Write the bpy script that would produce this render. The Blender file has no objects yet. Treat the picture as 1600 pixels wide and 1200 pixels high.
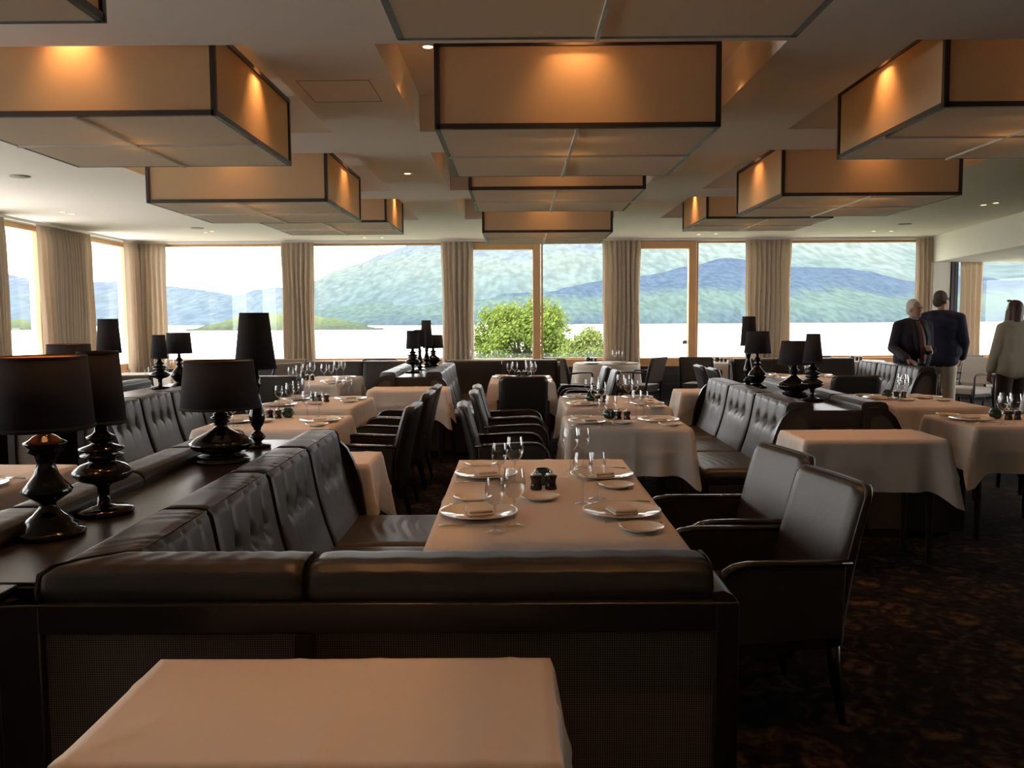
import bpy, bmesh, math, random
from mathutils import Vector, Matrix
random.seed(7)
SC = bpy.context.scene
COL = SC.collection
PI = math.pi
sin, cos = math.sin, math.cos

# ------------------------------------------------------------------ camera
cam_d = bpy.data.cameras.new('camera')
cam_d.sensor_width = 36.0
cam_d.lens = 1341.0 / 1600.0 * 36.0
cam_d.clip_start = 0.05
cam_d.clip_end = 20000
cam = bpy.data.objects.new('camera', cam_d)
COL.objects.link(cam)
_p, _y, _r = math.atan2(103, 1341), math.atan2(7, 1341), math.radians(0.35)
_m = Matrix.Rotation(_y, 4, 'Z') @ Matrix.Rotation(PI / 2 - _p, 4, 'X') @ Matrix.Rotation(-_r, 4, 'Z')
_m.translation = (0, 0, 1.47)
cam.matrix_world = _m
SC.camera = cam

# ------------------------------------------------------------------ sky, sun, exposure
SKY = 8.0
world = bpy.data.worlds.new('sky')
SC.world = world
world.use_nodes = True
_bg = world.node_tree.nodes['Background']
_bg.inputs[0].default_value = (1.0, 0.985, 0.97, 1)
_bg.inputs[1].default_value = SKY
sun_d = bpy.data.lights.new('sun', 'SUN')
sun_d.energy = 12.0
sun_d.angle = 0.03
sun_d.color = (1.0, 0.95, 0.86)
sun = bpy.data.objects.new('sun', sun_d)
sun.rotation_euler = (math.radians(38), 0, math.radians(-28))
sun.location = (-10, -20, 40)
COL.objects.link(sun)
SC.view_settings.view_transform = 'Standard'
SC.view_settings.look = 'None'
SC.view_settings.gamma = 1
SC.view_settings.exposure = 0.0
SC.view_settings.use_curve_mapping = False
WARM = (1.0, 0.46, 0.17)
LANTERN_FILL_W = 1.7       # unseen lamp added in each lantern to make its fabric glow
COFFER_W = 42.0        # watts of each little coffer downlight
CEIL_W = 12.0


# ------------------------------------------------------------------ materials
def nodes_of(m):
    return m.node_tree.nodes, m.node_tree.links


def mat(name, col, rough=0.6, metal=0.0, spec=0.5, noise=None, bump=None, col2=None, coat=0.0, emit=None, sheen=0.0):
    m = bpy.data.materials.new(name)
    m.use_nodes = True
    n, l = nodes_of(m)
    b = n['Principled BSDF']
    b.inputs['Base Color'].default_value = (*col, 1)
    b.inputs['Roughness'].default_value = rough
    b.inputs['Metallic'].default_value = metal
    b.inputs['Specular IOR Level'].default_value = spec
    b.inputs['Coat Weight'].default_value = coat
    b.inputs['Sheen Weight'].default_value = sheen
    if emit:
        b.inputs['Emission Color'].default_value = (*emit[0], 1)
        b.inputs['Emission Strength'].default_value = emit[1]
    if noise or bump:
        tc = n.new('ShaderNodeTexCoord')
    if noise:
        t = n.new('ShaderNodeTexNoise')
        t.inputs['Scale'].default_value = noise
        t.inputs['Detail'].default_value = 5
        l.new(tc.outputs['Object'], t.inputs['Vector'])
        r = n.new('ShaderNodeMix')
        r.data_type = 'RGBA'
        c2 = col2 or tuple(c * 0.7 for c in col)
        r.inputs[6].default_value = (*col, 1)
        r.inputs[7].default_value = (*c2, 1)
        l.new(t.outputs['Fac'], r.inputs[0])
        l.new(r.outputs[2], b.inputs['Base Color'])
    if bump:
        t2 = n.new('ShaderNodeTexNoise')
        t2.inputs['Scale'].default_value = bump[0]
        t2.inputs['Detail'].default_value = 4
        l.new(tc.outputs['Object'], t2.inputs['Vector'])
        bp = n.new('ShaderNodeBump')
        bp.inputs['Strength'].default_value = bump[1]
        bp.inputs['Distance'].default_value = bump[2] if len(bump) > 2 else 0.01
        l.new(t2.outputs['Fac'], bp.inputs['Height'])
        l.new(bp.outputs[0], b.inputs['Normal'])
    return m


def clear_mat(name, tint, base, top, power, rough=0.0):
    """thin clear pane or glass wall: mostly see-through with a fresnel gloss"""
    m = bpy.data.materials.new(name)
    m.use_nodes = True
    n, l = nodes_of(m)
    n.remove(n['Principled BSDF'])
    out = n['Material Output']
    tr = n.new('ShaderNodeBsdfTransparent')
    tr.inputs[0].default_value = (*tint, 1)
    gl = n.new('ShaderNodeBsdfGlossy')
    gl.inputs['Roughness'].default_value = rough
    lw = n.new('ShaderNodeLayerWeight')
    lw.inputs['Blend'].default_value = 0.5
    pw = n.new('ShaderNodeMath')
    pw.operation = 'POWER'
    pw.inputs[1].default_value = power
    l.new(lw.outputs['Facing'], pw.inputs[0])
    ml = n.new('ShaderNodeMath')
    ml.operation = 'MULTIPLY_ADD'
    ml.use_clamp = True
    ml.inputs[1].default_value = top
    ml.inputs[2].default_value = base
    l.new(pw.outputs[0], ml.inputs[0])
    mx = n.new('ShaderNodeMixShader')
    l.new(ml.outputs[0], mx.inputs[0])
    l.new(tr.outputs[0], mx.inputs[1])
    l.new(gl.outputs[0], mx.inputs[2])
    l.new(mx.outputs[0], out.inputs[0])
    return m


def cloth_mat(name, col, transl, weave=0.0, scale=700):
    """fabric that lets part of the light through"""
    m = bpy.data.materials.new(name)
    m.use_nodes = True
    n, l = nodes_of(m)
    b = n['Principled BSDF']
    b.inputs['Base Color'].default_value = (*col, 1)
    b.inputs['Roughness'].default_value = 0.9
    b.inputs['Specular IOR Level'].default_value = 0.15
    tl = n.new('ShaderNodeBsdfTranslucent')
    tl.inputs[0].default_value = (*col, 1)
    mx = n.new('ShaderNodeMixShader')
    mx.inputs[0].default_value = transl
    l.new(b.outputs[0], mx.inputs[1])
    l.new(tl.outputs[0], mx.inputs[2])
    l.new(mx.outputs[0], n['Material Output'].inputs[0])
    if weave:
        tc = n.new('ShaderNodeTexCoord')
        t = n.new('ShaderNodeTexNoise')
        t.inputs['Scale'].default_value = scale
        l.new(tc.outputs['Object'], t.inputs['Vector'])
        r = n.new('ShaderNodeMix')
        r.data_type = 'RGBA'
        r.inputs[6].default_value = (*[c * (1 + weave) for c in col], 1)
        r.inputs[7].default_value = (*[c * (1 - weave) for c in col], 1)
        l.new(t.outputs['Fac'], r.inputs[0])
        l.new(r.outputs[2], b.inputs['Base Color'])
    return m


M = {}
M['ceiling'] = mat('ceiling_paint', (0.76, 0.69, 0.61), 0.9, spec=0.2)
M['wall'] = mat('wall_paint', (0.70, 0.66, 0.58), 0.9, spec=0.2)
M['shell'] = mat('inner_wall_paint', (0.55, 0.50, 0.44), 0.9)
M['leather'] = mat('dark_leather', (0.030, 0.025, 0.021), 0.42, noise=14, col2=(0.022, 0.018, 0.015), bump=(60, 0.15, 0.004))
M['leather_chair'] = mat('chair_leather', (0.024, 0.020, 0.017), 0.40, bump=(70, 0.12, 0.004))
M['polish'] = mat('polished_arm_wood', (0.014, 0.010, 0.008), 0.14, coat=0.6)
M['wood'] = mat('dark_wood', (0.016, 0.011, 0.008), 0.32, noise=9, col2=(0.010, 0.007, 0.006))
M['top'] = mat('console_top_wood', (0.022, 0.016, 0.012), 0.30, noise=6, col2=(0.014, 0.010, 0.008))
M['black_panel'] = mat('black_panelling', (0.014, 0.014, 0.018), 0.45)
M['honey'] = mat('honey_oak', (0.58, 0.33, 0.15), 0.5, noise=5, col2=(0.50, 0.27, 0.12))
M['linen'] = cloth_mat('white_linen', (0.78, 0.70, 0.63), 0.12, 0.03, 500)
M['napkin'] = cloth_mat('napkin_linen', (0.74, 0.66, 0.58), 0.1)
M['curtain'] = cloth_mat('curtain_fabric', (0.64, 0.54, 0.43), 0.42, 0.06, 300)
M['fabric'] = cloth_mat('lantern_fabric', (0.62, 0.45, 0.27), 0.30, 0.05, 420)
M['diffuser'] = cloth_mat('lantern_base_fabric', (0.68, 0.61, 0.49), 0.25, 0.03, 420)
M['bronze'] = mat('lantern_frame', (0.030, 0.018, 0.012), 0.5)
M['alu'] = mat('lantern_strip', (0.50, 0.47, 0.42), 0.5, metal=0.2)
M['lacquer'] = mat('black_lacquer', (0.005, 0.004, 0.004), 0.13, spec=0.38)
M['shade'] = cloth_mat('black_shade', (0.030, 0.027, 0.029), 0.02, 0.25, 500)
M['shade_in'] = mat('shade_lining', (0.35, 0.16, 0.06), 0.6)
M['porcelain'] = mat('porcelain', (0.80, 0.77, 0.71), 0.12, coat=0.3)
M['steel'] = mat('steel', (0.75, 0.72, 0.68), 0.22, metal=1.0)
M['mill'] = mat('dark_mill_wood', (0.022, 0.011, 0.007), 0.25)
M['green'] = mat('green_glass', (0.012, 0.045, 0.035), 0.12, coat=0.4)
M['taupe'] = mat('taupe_fabric', (0.115, 0.090, 0.060), 0.75, noise=200, col2=(0.09, 0.07, 0.05))
M['beige'] = mat('beige_fabric', (0.34, 0.27, 0.20), 0.8)
M['cream'] = mat('cream_fabric', (0.55, 0.50, 0.45), 0.7)
M['pane'] = clear_mat('window_glass', (0.98, 0.99, 0.985), 0.03, 0.45, 5.0)
M['crystal'] = clear_mat('wine_glass_wall', (0.94, 0.94, 0.94), 0.07, 0.90, 2.2, 0.02)
M['balus'] = clear_mat('balustrade_glass', (0.86, 0.95, 0.90), 0.04, 0.5, 5.0)
M['lamp_on'] = mat('lit_lamp', (1, .8, .5), 0.5, emit=((1.0, 0.62, 0.30), 6.0))
M['bulb'] = mat('lit_bulb', (1, .7, .4), 0.5, emit=((1.0, 0.40, 0.12), 8.0))
M['trim'] = mat('white_trim', (0.62, 0.58, 0.52), 0.6)
M['disc'] = mat('speaker_grille', (0.34, 0.31, 0.28), 0.7)


def carpet_mat():
    m = bpy.data.materials.new('floral_carpet')
    m.use_nodes = True
    n, l = nodes_of(m)
    b = n['Principled BSDF']
    b.inputs['Roughness'].default_value = 1.0
    b.inputs['Specular IOR Level'].default_value = 0.05
    tc = n.new('ShaderNodeTexCoord')
    wz = n.new('ShaderNodeTexNoise')
    wz.inputs['Scale'].default_value = 5.0
    wz.inputs['Detail'].default_value = 3
    l.new(tc.outputs['Object'], wz.inputs['Vector'])
    mixv = n.new('ShaderNodeMix')
    mixv.data_type = 'RGBA'
    mixv.blend_type = 'LINEAR_LIGHT'
    mixv.inputs[0].default_value = 0.13
    l.new(tc.outputs['Object'], mixv.inputs[6])
    l.new(wz.outputs['Color'], mixv.inputs[7])
    v = n.new('ShaderNodeTexVoronoi')
    v.inputs['Scale'].default_value = 4.2
    l.new(mixv.outputs[2], v.inputs['Vector'])
    r = n.new('ShaderNodeValToRGB')
    e = r.color_ramp.elements
    e[0].position, e[0].color = 0.0, (0.085, 0.044, 0.022, 1)
    e[1].position, e[1].color = 1.0, (0.010, 0.008, 0.007, 1)
    for p, c in ((0.16, (0.030, 0.014, 0.009)), (0.22, (0.092, 0.050, 0.028)), (0.34, (0.055, 0.030, 0.019)),
                 (0.40, (0.012, 0.009, 0.008)), (0.52, (0.016, 0.014, 0.010)), (0.57, (0.050, 0.026, 0.016)), (0.63, (0.012, 0.009, 0.008))):
        q = e.new(p)
        q.color = (*c, 1)
    l.new(v.outputs['Distance'], r.inputs[0])
    n2 = n.new('ShaderNodeTexNoise')
    n2.inputs['Scale'].default_value = 17
    n2.inputs['Detail'].default_value = 4
    l.new(tc.outputs['Object'], n2.inputs['Vector'])
    r2 = n.new('ShaderNodeValToRGB')
    r2.color_ramp.elements[0].position = 0.40
    r2.color_ramp.elements[1].position = 0.60
    r2.color_ramp.elements[0].color = (0.20, 0.20, 0.20, 1)
    r2.color_ramp.elements[1].color = (0.85, 0.92, 0.95, 1)
    l.new(n2.outputs['Fac'], r2.inputs[0])
    mu = n.new('ShaderNodeMix')
    mu.data_type = 'RGBA'
    mu.blend_type = 'MULTIPLY'
    mu.inputs[0].default_value = 1
    l.new(r.outputs[0], mu.inputs[6])
    l.new(r2.outputs[0], mu.inputs[7])
    l.new(mu.outputs[2], b.inputs['Base Color'])
    return m


def cane_mat():
    m = bpy.data.materials.new('woven_cane')
    m.use_nodes = True
    n, l = nodes_of(m)
    b = n['Principled BSDF']
    b.inputs['Roughness'].default_value = 0.6
    tc = n.new('ShaderNodeTexCoord')
    mp = n.new('ShaderNodeMapping')
    mp.inputs['Rotation'].default_value = (0.0, 0.785, 0.0)
    l.new(tc.outputs['Object'], mp.inputs[0])
    c = n.new('ShaderNodeTexChecker')
    c.inputs['Scale'].default_value = 260
    c.inputs[1].default_value = (0.17, 0.12, 0.075, 1)
    c.inputs[2].default_value = (0.022, 0.014, 0.010, 1)
    l.new(mp.outputs[0], c.inputs[0])
    l.new(c.outputs[0], b.inputs['Base Color'])
    return m


M['carpet'] = carpet_mat()
M['cane'] = cane_mat()


# ------------------------------------------------------------------ mesh builder
class MB:
    def __init__(s):
        s.v, s.f = [], []

    def add(s, vs, fs):
        o = len(s.v)
        s.v += [tuple(v) for v in vs]
        s.f += [tuple(i + o for i in f) for f in fs]
        return s

    def box(s, x0, x1, y0, y1, z0, z1):
        vs = [(x, y, z) for z in (z0, z1) for y in (y0, y1) for x in (x0, x1)]
        return s.add(vs, [(0, 2, 3, 1), (4, 5, 7, 6), (0, 1, 5, 4), (2, 6, 7, 3), (0, 4, 6, 2), (1, 3, 7, 5)])

    def lathe(s, prof, seg=24, c=(0, 0, 0), cap0=False, cap1=False):
        vs, fs = [], []
        n = len(prof)
        for k in range(seg):
            a = 2 * PI * k / seg
            for r, z in prof:
                vs.append((c[0] + r * cos(a), c[1] + r * sin(a), c[2] + z))
        for k in range(seg):
            k2 = (k + 1) % seg
            for j in range(n - 1):
                fs.append((k * n + j, k2 * n + j, k2 * n + j + 1, k * n + j + 1))
        if cap0:
            fs.append(tuple(k * n for k in range(seg))[::-1])
        if cap1:
            fs.append(tuple(k * n + n - 1 for k in range(seg)))
        return s.add(vs, fs)

    def prism(s, poly, d0, d1, axis='x'):
        """closed polygon (a,b) extruded along axis: x->(d,a,b) y->(a,d,b) z->(a,b,d)"""
        f = {'x': lambda a, b, d: (d, a, b), 'y': lambda a, b, d: (a, d, b), 'z': lambda a, b, d: (a, b, d)}[axis]
        n = len(poly)
        vs = [f(a, b, d0) for a, b in poly] + [f(a, b, d1) for a, b in poly]
        fs = [tuple(range(n))[::-1], tuple(range(n, 2 * n))]
        fs += [(i, (i + 1) % n, (i + 1) % n + n, i + n) for i in range(n)]
        return s.add(vs, fs)

    def tube(s, pts, rad, seg=8, cap=True, flat=1.0):
        pts = [Vector(p) for p in pts]
        n = len(pts)
        rs = rad if isinstance(rad, (list, tuple)) else [rad] * n
        vs, fs = [], []
        up = None
        for i, p in enumerate(pts):
            t = (pts[min(i + 1, n - 1)] - pts[max(i - 1, 0)]).normalized()
            if up is None:
                up = Vector((0, 0, 1)) if abs(t.z) < 0.9 else Vector((1, 0, 0))
            sd = t.cross(up).normalized()
            up = sd.cross(t).normalized()
            for k in range(seg):
                a = 2 * PI * k / seg
                vs.append(p + sd * (cos(a) * rs[i]) + up * (sin(a) * rs[i] * flat))
        for i in range(n - 1):
            for k in range(seg):
                k2 = (k + 1) % seg
                fs.append((i * seg + k, i * seg + k2, (i + 1) * seg + k2, (i + 1) * seg + k))
        if cap:
            fs.append(tuple(range(seg))[::-1])
            fs.append(tuple(range((n - 1) * seg, n * seg)))
        return s.add(vs, fs)

    def grid(s, fn, nu, nv, closed=False):
        vs = [fn(i / nu, j / nv) for i in range(nu + 1) for j in range(nv + 1)]
        w = nv + 1
        fs = [(i * w + j, (i + 1) * w + j, (i + 1) * w + j + 1, i * w + j + 1) for i in range(nu) for j in range(nv)]
        return s.add(vs, fs)

    def capsule(s, p0, r0, p1, r1, seg=14, sx=1.0):
        p0, p1 = Vector(p0), Vector(p1)
        d = p1 - p0
        L = d.length
        q = d.to_track_quat('Z', 'Y') if L > 1e-6 else Matrix.Identity(3).to_quaternion()
        prof = []
        for k in range(5):
            a = -PI / 2 + PI / 2 * k / 4
            prof.append((max(1e-4, r0 * cos(a)), r0 * sin(a)))
        for k in range(5):
            a = PI / 2 * k / 4
            prof.append((max(1e-4, r1 * cos(a)), L + r1 * sin(a)))
        t = MB().lathe(prof, seg, cap0=True, cap1=True)
        return s.add([p0 + q @ Vector((v[0] * sx, v[1], v[2])) for v in t.v], t.f)

    def ball(s, c, r, seg=16):
        t = MB()
        prof = [(max(1e-4, cos(-PI / 2 + PI * k / 10)), sin(-PI / 2 + PI * k / 10)) for k in range(11)]
        t.lathe(prof, seg, cap0=True, cap1=True)
        r = r if isinstance(r, (tuple, list)) else (r, r, r)
        return s.add([(c[0] + v[0] * r[0], c[1] + v[1] * r[1], c[2] + v[2] * r[2]) for v in t.v], t.f)

    def build(s, name, m=None, parent=None, smooth=False, bevel=0.0, loc=None, rz=0.0, merge=False, segs=2):
        me = bpy.data.meshes.new(name)
        me.from_pydata(s.v, [], s.f)
        bm = bmesh.new()
        bm.from_mesh(me)
        if merge:
            bmesh.ops.remove_doubles(bm, verts=bm.verts, dist=1e-4)
        bmesh.ops.recalc_face_normals(bm, faces=bm.faces)
        bm.to_mesh(me)
        bm.free()
        if smooth:
            me.polygons.foreach_set('use_smooth', [True] * len(me.polygons))
        o = bpy.data.objects.new(name, me)
        COL.objects.link(o)
        if m is not None:
            me.materials.append(M[m] if isinstance(m, str) else m)
        if parent is not None:
            o.parent = parent
        if loc is not None:
            o.location = loc
        o.rotation_euler.z = rz
        if bevel:
            b = o.modifiers.new('bevel', 'BEVEL')
            b.width = bevel
            b.segments = segs
            b.limit_method = 'ANGLE'
        if smooth == 'auto' or bevel:
            try:
                me.polygons.foreach_set('use_smooth', [True] * len(me.polygons))
                md = o.modifiers.new('wn', 'WEIGHTED_NORMAL')
                md.keep_sharp = True
                me.set_sharp_from_angle(angle=math.radians(40))
            except Exception:
                pass
        return o


def tag(o, label=None, cat=None, group=None, kind=None):
    if label:
        o['label'] = label
    if cat:
        o['category'] = cat
    if group:
        o['group'] = group
    if kind:
        o['kind'] = kind
    return o


def thing(name, label, cat, loc=(0, 0, 0), rz=0.0, group=None):
    o = bpy.data.objects.new(name, None)
    o.empty_display_size = 0.1
    COL.objects.link(o)
    o.location = loc
    o.rotation_euler.z = rz
    return tag(o, label, cat, group)


KIDS = {}


def kids(o):
    if o.name not in KIDS:
        KIDS[o.name] = list(o.children)
    return KIDS[o.name]


def dup(root, loc, rz, label, group=None):
    r = root.copy()
    COL.objects.link(r)
    r.location = loc
    r.rotation_euler.z = rz
    r['label'] = label
    if group:
        r['group'] = group
    for ch in kids(root):
        c = ch.copy()
        COL.objects.link(c)
        c.parent = r
        for g in kids(ch):
            d = g.copy()
            COL.objects.link(d)
            d.parent = c
    return r


PROTO = {}


def place(key, maker, loc, rz, label, group):
    """first use builds the thing, later uses copy it with its parts"""
    if key not in PROTO:
        o = maker()
        PROTO[key] = o
        o.location = loc
        o.rotation_euler.z = rz
        o['label'] = label
        o['group'] = group
        return o
    return dup(PROTO[key], loc, rz, label, group)


def structure(name, mb, m, parent=None, **k):
    o = mb.build(name, m, parent, **k)
    if parent is None:
        o['kind'] = 'structure'
    return o


def smoothstep(a, b, x):
    t = max(0.0, min(1.0, (x - a) / (b - a)))
    return t * t * (3 - 2 * t)


def interp(tab, x):
    if x <= tab[0][0]:
        return tab[0][1]
    for (a, b), (c, d) in zip(tab, tab[1:]):
        if x <= c:
            return b + (d - b) * smoothstep(a, c, x)
    return tab[-1][1]

# ------------------------------------------------------------------ room shell
XL, XR, YF, YB, ZC = -6.9, 12.0, 15.6, -3.6, 2.88
structure('floor', MB().box(XL - .3, XR + .3, YB - .3, YF + .3, -0.25, 0.0), 'carpet')
CX = [(-3.62, -1.38), (-0.72, 1.40), (2.06, 4.30)]
CY = [(1.45, 3.70), (4.53, 6.62), (7.43, 9.60), (10.25, 12.40)]
COF_Z = 3.15


def ceiling():
    xs = sorted({XL - .3, XR + .3, *[a for p in CX for a in p]})
    ys = sorted({YB - .3, YF + .3, *[a for p in CY for a in p]})
    mb = MB()
    for xa, xb in zip(xs, xs[1:]):
        for ya, yb in zip(ys, ys[1:]):
            if (xa, xb) in CX and (ya, yb) in CY:
                mb.add([(xa, ya, ZC), (xb, ya, ZC), (xb, yb, ZC), (xa, yb, ZC), (xa, ya, COF_Z), (xb, ya, COF_Z), (xb, yb, COF_Z), (xa, yb, COF_Z)],
                       [(0, 1, 5, 4), (1, 2, 6, 5), (2, 3, 7, 6), (3, 0, 4, 7), (4, 5, 6, 7)])
            else:
                mb.add([(xa, ya, ZC), (xb, ya, ZC), (xb, yb, ZC), (xa, yb, ZC)], [(0, 1, 2, 3)])
    o = structure('ceiling', mb, 'ceiling')
    structure('roof_slab', MB().box(XL - .8, XR + .8, YB - .8, YF + 0.9, 3.2, 3.6), 'shell')
    return o


ceiling()


def wall_frame(name, axis, pos, spans, z0, z1, th, m):
    """boxes for the solid stretches of one wall"""
    mb = MB()
    for a, b, za, zb in spans:
        if axis == 'y':
            mb.box(a, b, pos, pos + th, za, zb)
        else:
            mb.box(pos, pos + th, a, b, za, zb)
    return structure(name, mb, m)


SILL, HEAD = 0.715, 2.83
# far wall: everything between SILL and HEAD from -6.55 to 7.3 is glazed, behind the curtains stand the piers
PIERS = [(-6.9, -6.62), (-4.12, -3.72), (-1.24, -0.86), (1.74, 2.10), (4.30, 4.78), (7.34, 7.86)]
wall_frame('wall_far', 'y', YF, [(XL, XR, -0.1, 0.55), (XL, XR, HEAD, 3.2), (11.6, XR, .55, HEAD)] + [(a, b, 0.55, HEAD) for a, b in PIERS], 0, 0, 0.22, 'wall')
wall_frame('wall_left', 'x', XL - .22, [(YB, YF, -0.1, 0.55), (YB, YF, HEAD, 3.2), (YB, .4, .55, HEAD), (2.5, 3.1, .55, HEAD), (5.2, 5.8, .55, HEAD), (7.9, 8.6, .55, HEAD), (10.95, 11.45, .55, HEAD), (12.60, 13.62, .55, HEAD), (15.40, YF + .22, .55, HEAD)], 0, 0, 0.22, 'wall')
structure('wall_back', MB().box(XL - .3, XR + .3, YB - .2, YB, -0.1, 3.2), 'shell')
wall_frame('wall_right', 'x', XR, [(YB, YF + .22, -.1, .55), (YB, YF + .22, 2.42, 3.2), (YB, 5.4, .55, 2.42), (8.2, 8.9, .55, 2.42), (11.7, 12.4, .55, 2.42), (15.2, YF + .22, .55, 2.42)], 0, 0, .2, 'wall')
# soffit along the right bay (it runs slightly inwards towards the camera)
sx = lambda y: 7.47 - (15.6 - y) * 0.142
structure('wall_right_soffit', MB().prism([(sx(15.6), 15.6), (sx(-3.6), -3.6), (XR, -3.6), (XR, 15.6)], 2.42, ZC + 0.01, 'z'), 'wall')

# dark panelling and oak ledge under the far windows, panel by panel
pan = MB()
pan.box(XL + .02, XR, YF - .10, YF, 0.0, 0.585)
for z in (0.10, 0.25, 0.27, 0.43, 0.45):
    pan.box(XL + .02, XR, YF - .115, YF - .10, z, z + 0.012)
x = XL + .4
while x < XR:
    pan.box(x, x + .02, YF - .113, YF - .10, 0.0, 0.585)
    x += 1.38
structure('trim_1', pan, 'black_panel')
structure('trim_2', MB().box(XL, XR, YF - .13, YF, .585, .61).box(XL, XR, YF - .06, YF, .61, SILL + .005), 'honey', bevel=.006)
structure('trim_3', MB().box(XL, XL + .06, 8.0, YF - .13, .58, SILL).box(XL, XL + .10, 8.0, YF - .13, .56, .60), 'honey', bevel=.006)
structure('trim_4', MB().box(XL, XL + .08, 8.0, YF - .12, 0, .56), 'black_panel')
# shallow white cornice and curtain pelmet slot
structure('trim_5', MB().box(XL, sx(15.6), YF - .07, YF, 2.838, ZC), 'trim')
structure('trim_6', MB().box(XL, XL + .07, YB, YF - .07, 2.845, ZC), 'trim')


def window(name, axis, a, b, z0, z1, fw=0.055, parts=()):
    """oak frame, one pane; axis 'y' = in the far wall, 'x' = in the left wall"""
    mb, pn = MB(), MB()
    d0, d1 = 0.03, 0.11

    def bx(m, p0, p1, za, zb, e0=d0, e1=d1):
        if axis == 'y':
            m.box(p0, p1, YF + e0, YF + e1, za, zb)
        else:
            m.box(XL - e1, XL - e0, p0, p1, za, zb)
    bx(mb, a, a + fw, z0, z1)
    bx(mb, b - fw, b, z0, z1)
    bx(mb, a + fw, b - fw, z1 - fw, z1)
    bx(mb, a + fw, b - fw, z0, z0 + fw)
    o = structure(name, mb, 'honey', bevel=.006)
    bx(pn, a + fw, b - fw, z0 + fw, z1 - fw, .065, .071)
    pn.build('pane', 'pane', o)
    return o


WIN = [(-6.60, -4.12), (-3.72, -1.24), (4.78, 7.32), (7.88, 11.6)]
for i, (a, b) in enumerate(WIN):
    window('window_%d' % (i + 1), 'y', a, b, SILL, HEAD, 0.04)
window('window_5', 'y', 0.46, 1.74, SILL, HEAD, 0.03)
window('window_6', 'y', 3.27, 4.30, SILL, HEAD, 0.03)
for i, (a, b) in enumerate([(8.6, 10.95), (11.45, 12.60), (13.62, 15.40), (.4, 2.5), (3.1, 5.2), (5.8, 7.9)]):  # the last three, out of view, are added to brighten the front
    window('window_%d' % (i + 7), 'x', a, b, SILL - .1, HEAD, 0.07)
for i, (a, b) in enumerate([(5.4, 8.2), (8.9, 11.7), (12.4, 15.2)]):  # unseen bay windows, added to bring daylight to the right side
    o = structure('window_%d' % (i + 13), MB().box(XR + .05, XR + .12, a, a + .06, .55, 2.42).box(XR + .05, XR + .12, b - .06, b, .55, 2.42).box(XR + .05, XR + .12, a, b, .55, .61).box(XR + .05, XR + .12, a, b, 2.36, 2.42), 'honey')
    MB().box(XR + .08, XR + .086, a + .06, b - .06, .61, 2.36).build('pane', 'pane', o)
for i, (a, b) in enumerate([(-0.86, 0.44), (2.10, 3.25)]):
    mb = MB()
    jw = 0.135
    mb.box(b - jw, b, YF - .05, YF + .12, .56, 2.83)
    mb.box(a, a + .09, YF - .03, YF + .12, .56, 2.83)
    mb.box(a, b - jw, YF - .05, YF + .12, 2.70, 2.83)
    mb.box(a, b - jw, YF - .05, YF + .12, .56, 0.735)
    d = structure('door_%d' % (i + 1), mb, 'honey', bevel=.008)
    MB().box(a + .09, b - jw, YF + .03, YF + .04, .735, 2.70).build('pane', 'pane', d)
    if i == 1:
        MB().box(b - jw - .10, b - jw - .015, YF + .00, YF + .03, .98, 1.05).build('handle', 'steel', d, bevel=.006)

# column, dark frame at the bay's corner
structure('column', MB().box(7.50, 7.78, YF - .10, YF, 0, 2.42), 'wall', bevel=.005)
structure('trim_7', MB().box(7.79, 7.84, YF - .12, YF, 0, 2.42).box(7.86, 7.92, YF - .10, YF, 0, 2.42), 'black_panel')


# ------------------------------------------------------------------ curtains
def curtain(a, b, axis, label, z1=2.84, n=None, seed=0, pos=None):
    rnd = random.Random(seed)
    L = b - a
    n = n or max(4, int(L / 0.085))
    ph = [rnd.uniform(-.5, .5) for _ in range(n + 3)]
    am = [rnd.uniform(.6, 1.25) for _ in range(n + 3)]

    def wave(t, k):
        i = int(min(n - 1, t * n))
        return am[i] * (0.5 - 0.5 * cos(2 * PI * (t * n)))
    mb = MB()
    off = 0.055

    def pt(u, v, back=0.0):
        z = 0.03 + v * (z1 - 0.03)
        pinch = smoothstep(.90, 1.0, v)
        dep = (0.075 * (1 - .45 * pinch) + 0.02 * (1 - v)) * wave(u, 0)
        cu = u + 0.012 * sin(6.0 * u + 9 * v + ph[0] * 6) * (1 - pinch) - (u - .5) * 0.05 * sin(PI * v) * (1 - pinch)
        p = a + cu * L
        q = off + dep + back
        return (p, (pos if pos is not None else YF) - .03 - q, z) if axis == 'y' else ((pos if pos is not None else XL) + .03 + q, p, z)
    nu, nv = n * 8, 14
    mb.grid(lambda u, v: pt(u, v), nu, nv)
    o = mb.build('curtain', 'curtain', smooth=True)
    sol = o.modifiers.new('thick', 'SOLIDIFY')
    sol.thickness = 0.004
    tag(o, label, 'curtain', 'beige floor-length curtains')
    # pinch-pleat heading tape
    return o


curtain(12.30, 13.80, 'x', 'beige pleated curtain between the two tall windows of the left wall', seed=1)
curtain(10.80, 11.50, 'x', 'beige curtain edge at the far left side of the picture', seed=2)
curtain(15.02, 15.58 - .10, 'x', 'beige curtain on the left wall in the room corner', seed=3, n=4)
curtain(-6.86, -6.28, 'y', 'beige curtain on the far wall in the left room corner', seed=4)
curtain(-4.22, -3.62, 'y', 'beige pleated curtain between the two wide left windows', seed=5)
curtain(-1.34, -0.76, 'y', 'beige pleated curtain just left of the glazed door with the big tree', seed=6)
curtain(1.55, 2.24, 'y', 'beige pleated curtain between the two glazed doors', seed=7)
curtain(4.11, 4.94, 'y', 'beige pleated curtain behind the lamps on the right divider', seed=8)
curtain(7.15, 7.46, 'y', 'narrow beige curtain just left of the white column', seed=9)
curtain(7.96, 8.36, 'y', 'beige curtain hanging right of the dark frame behind the man', z1=2.43, seed=10)


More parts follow.
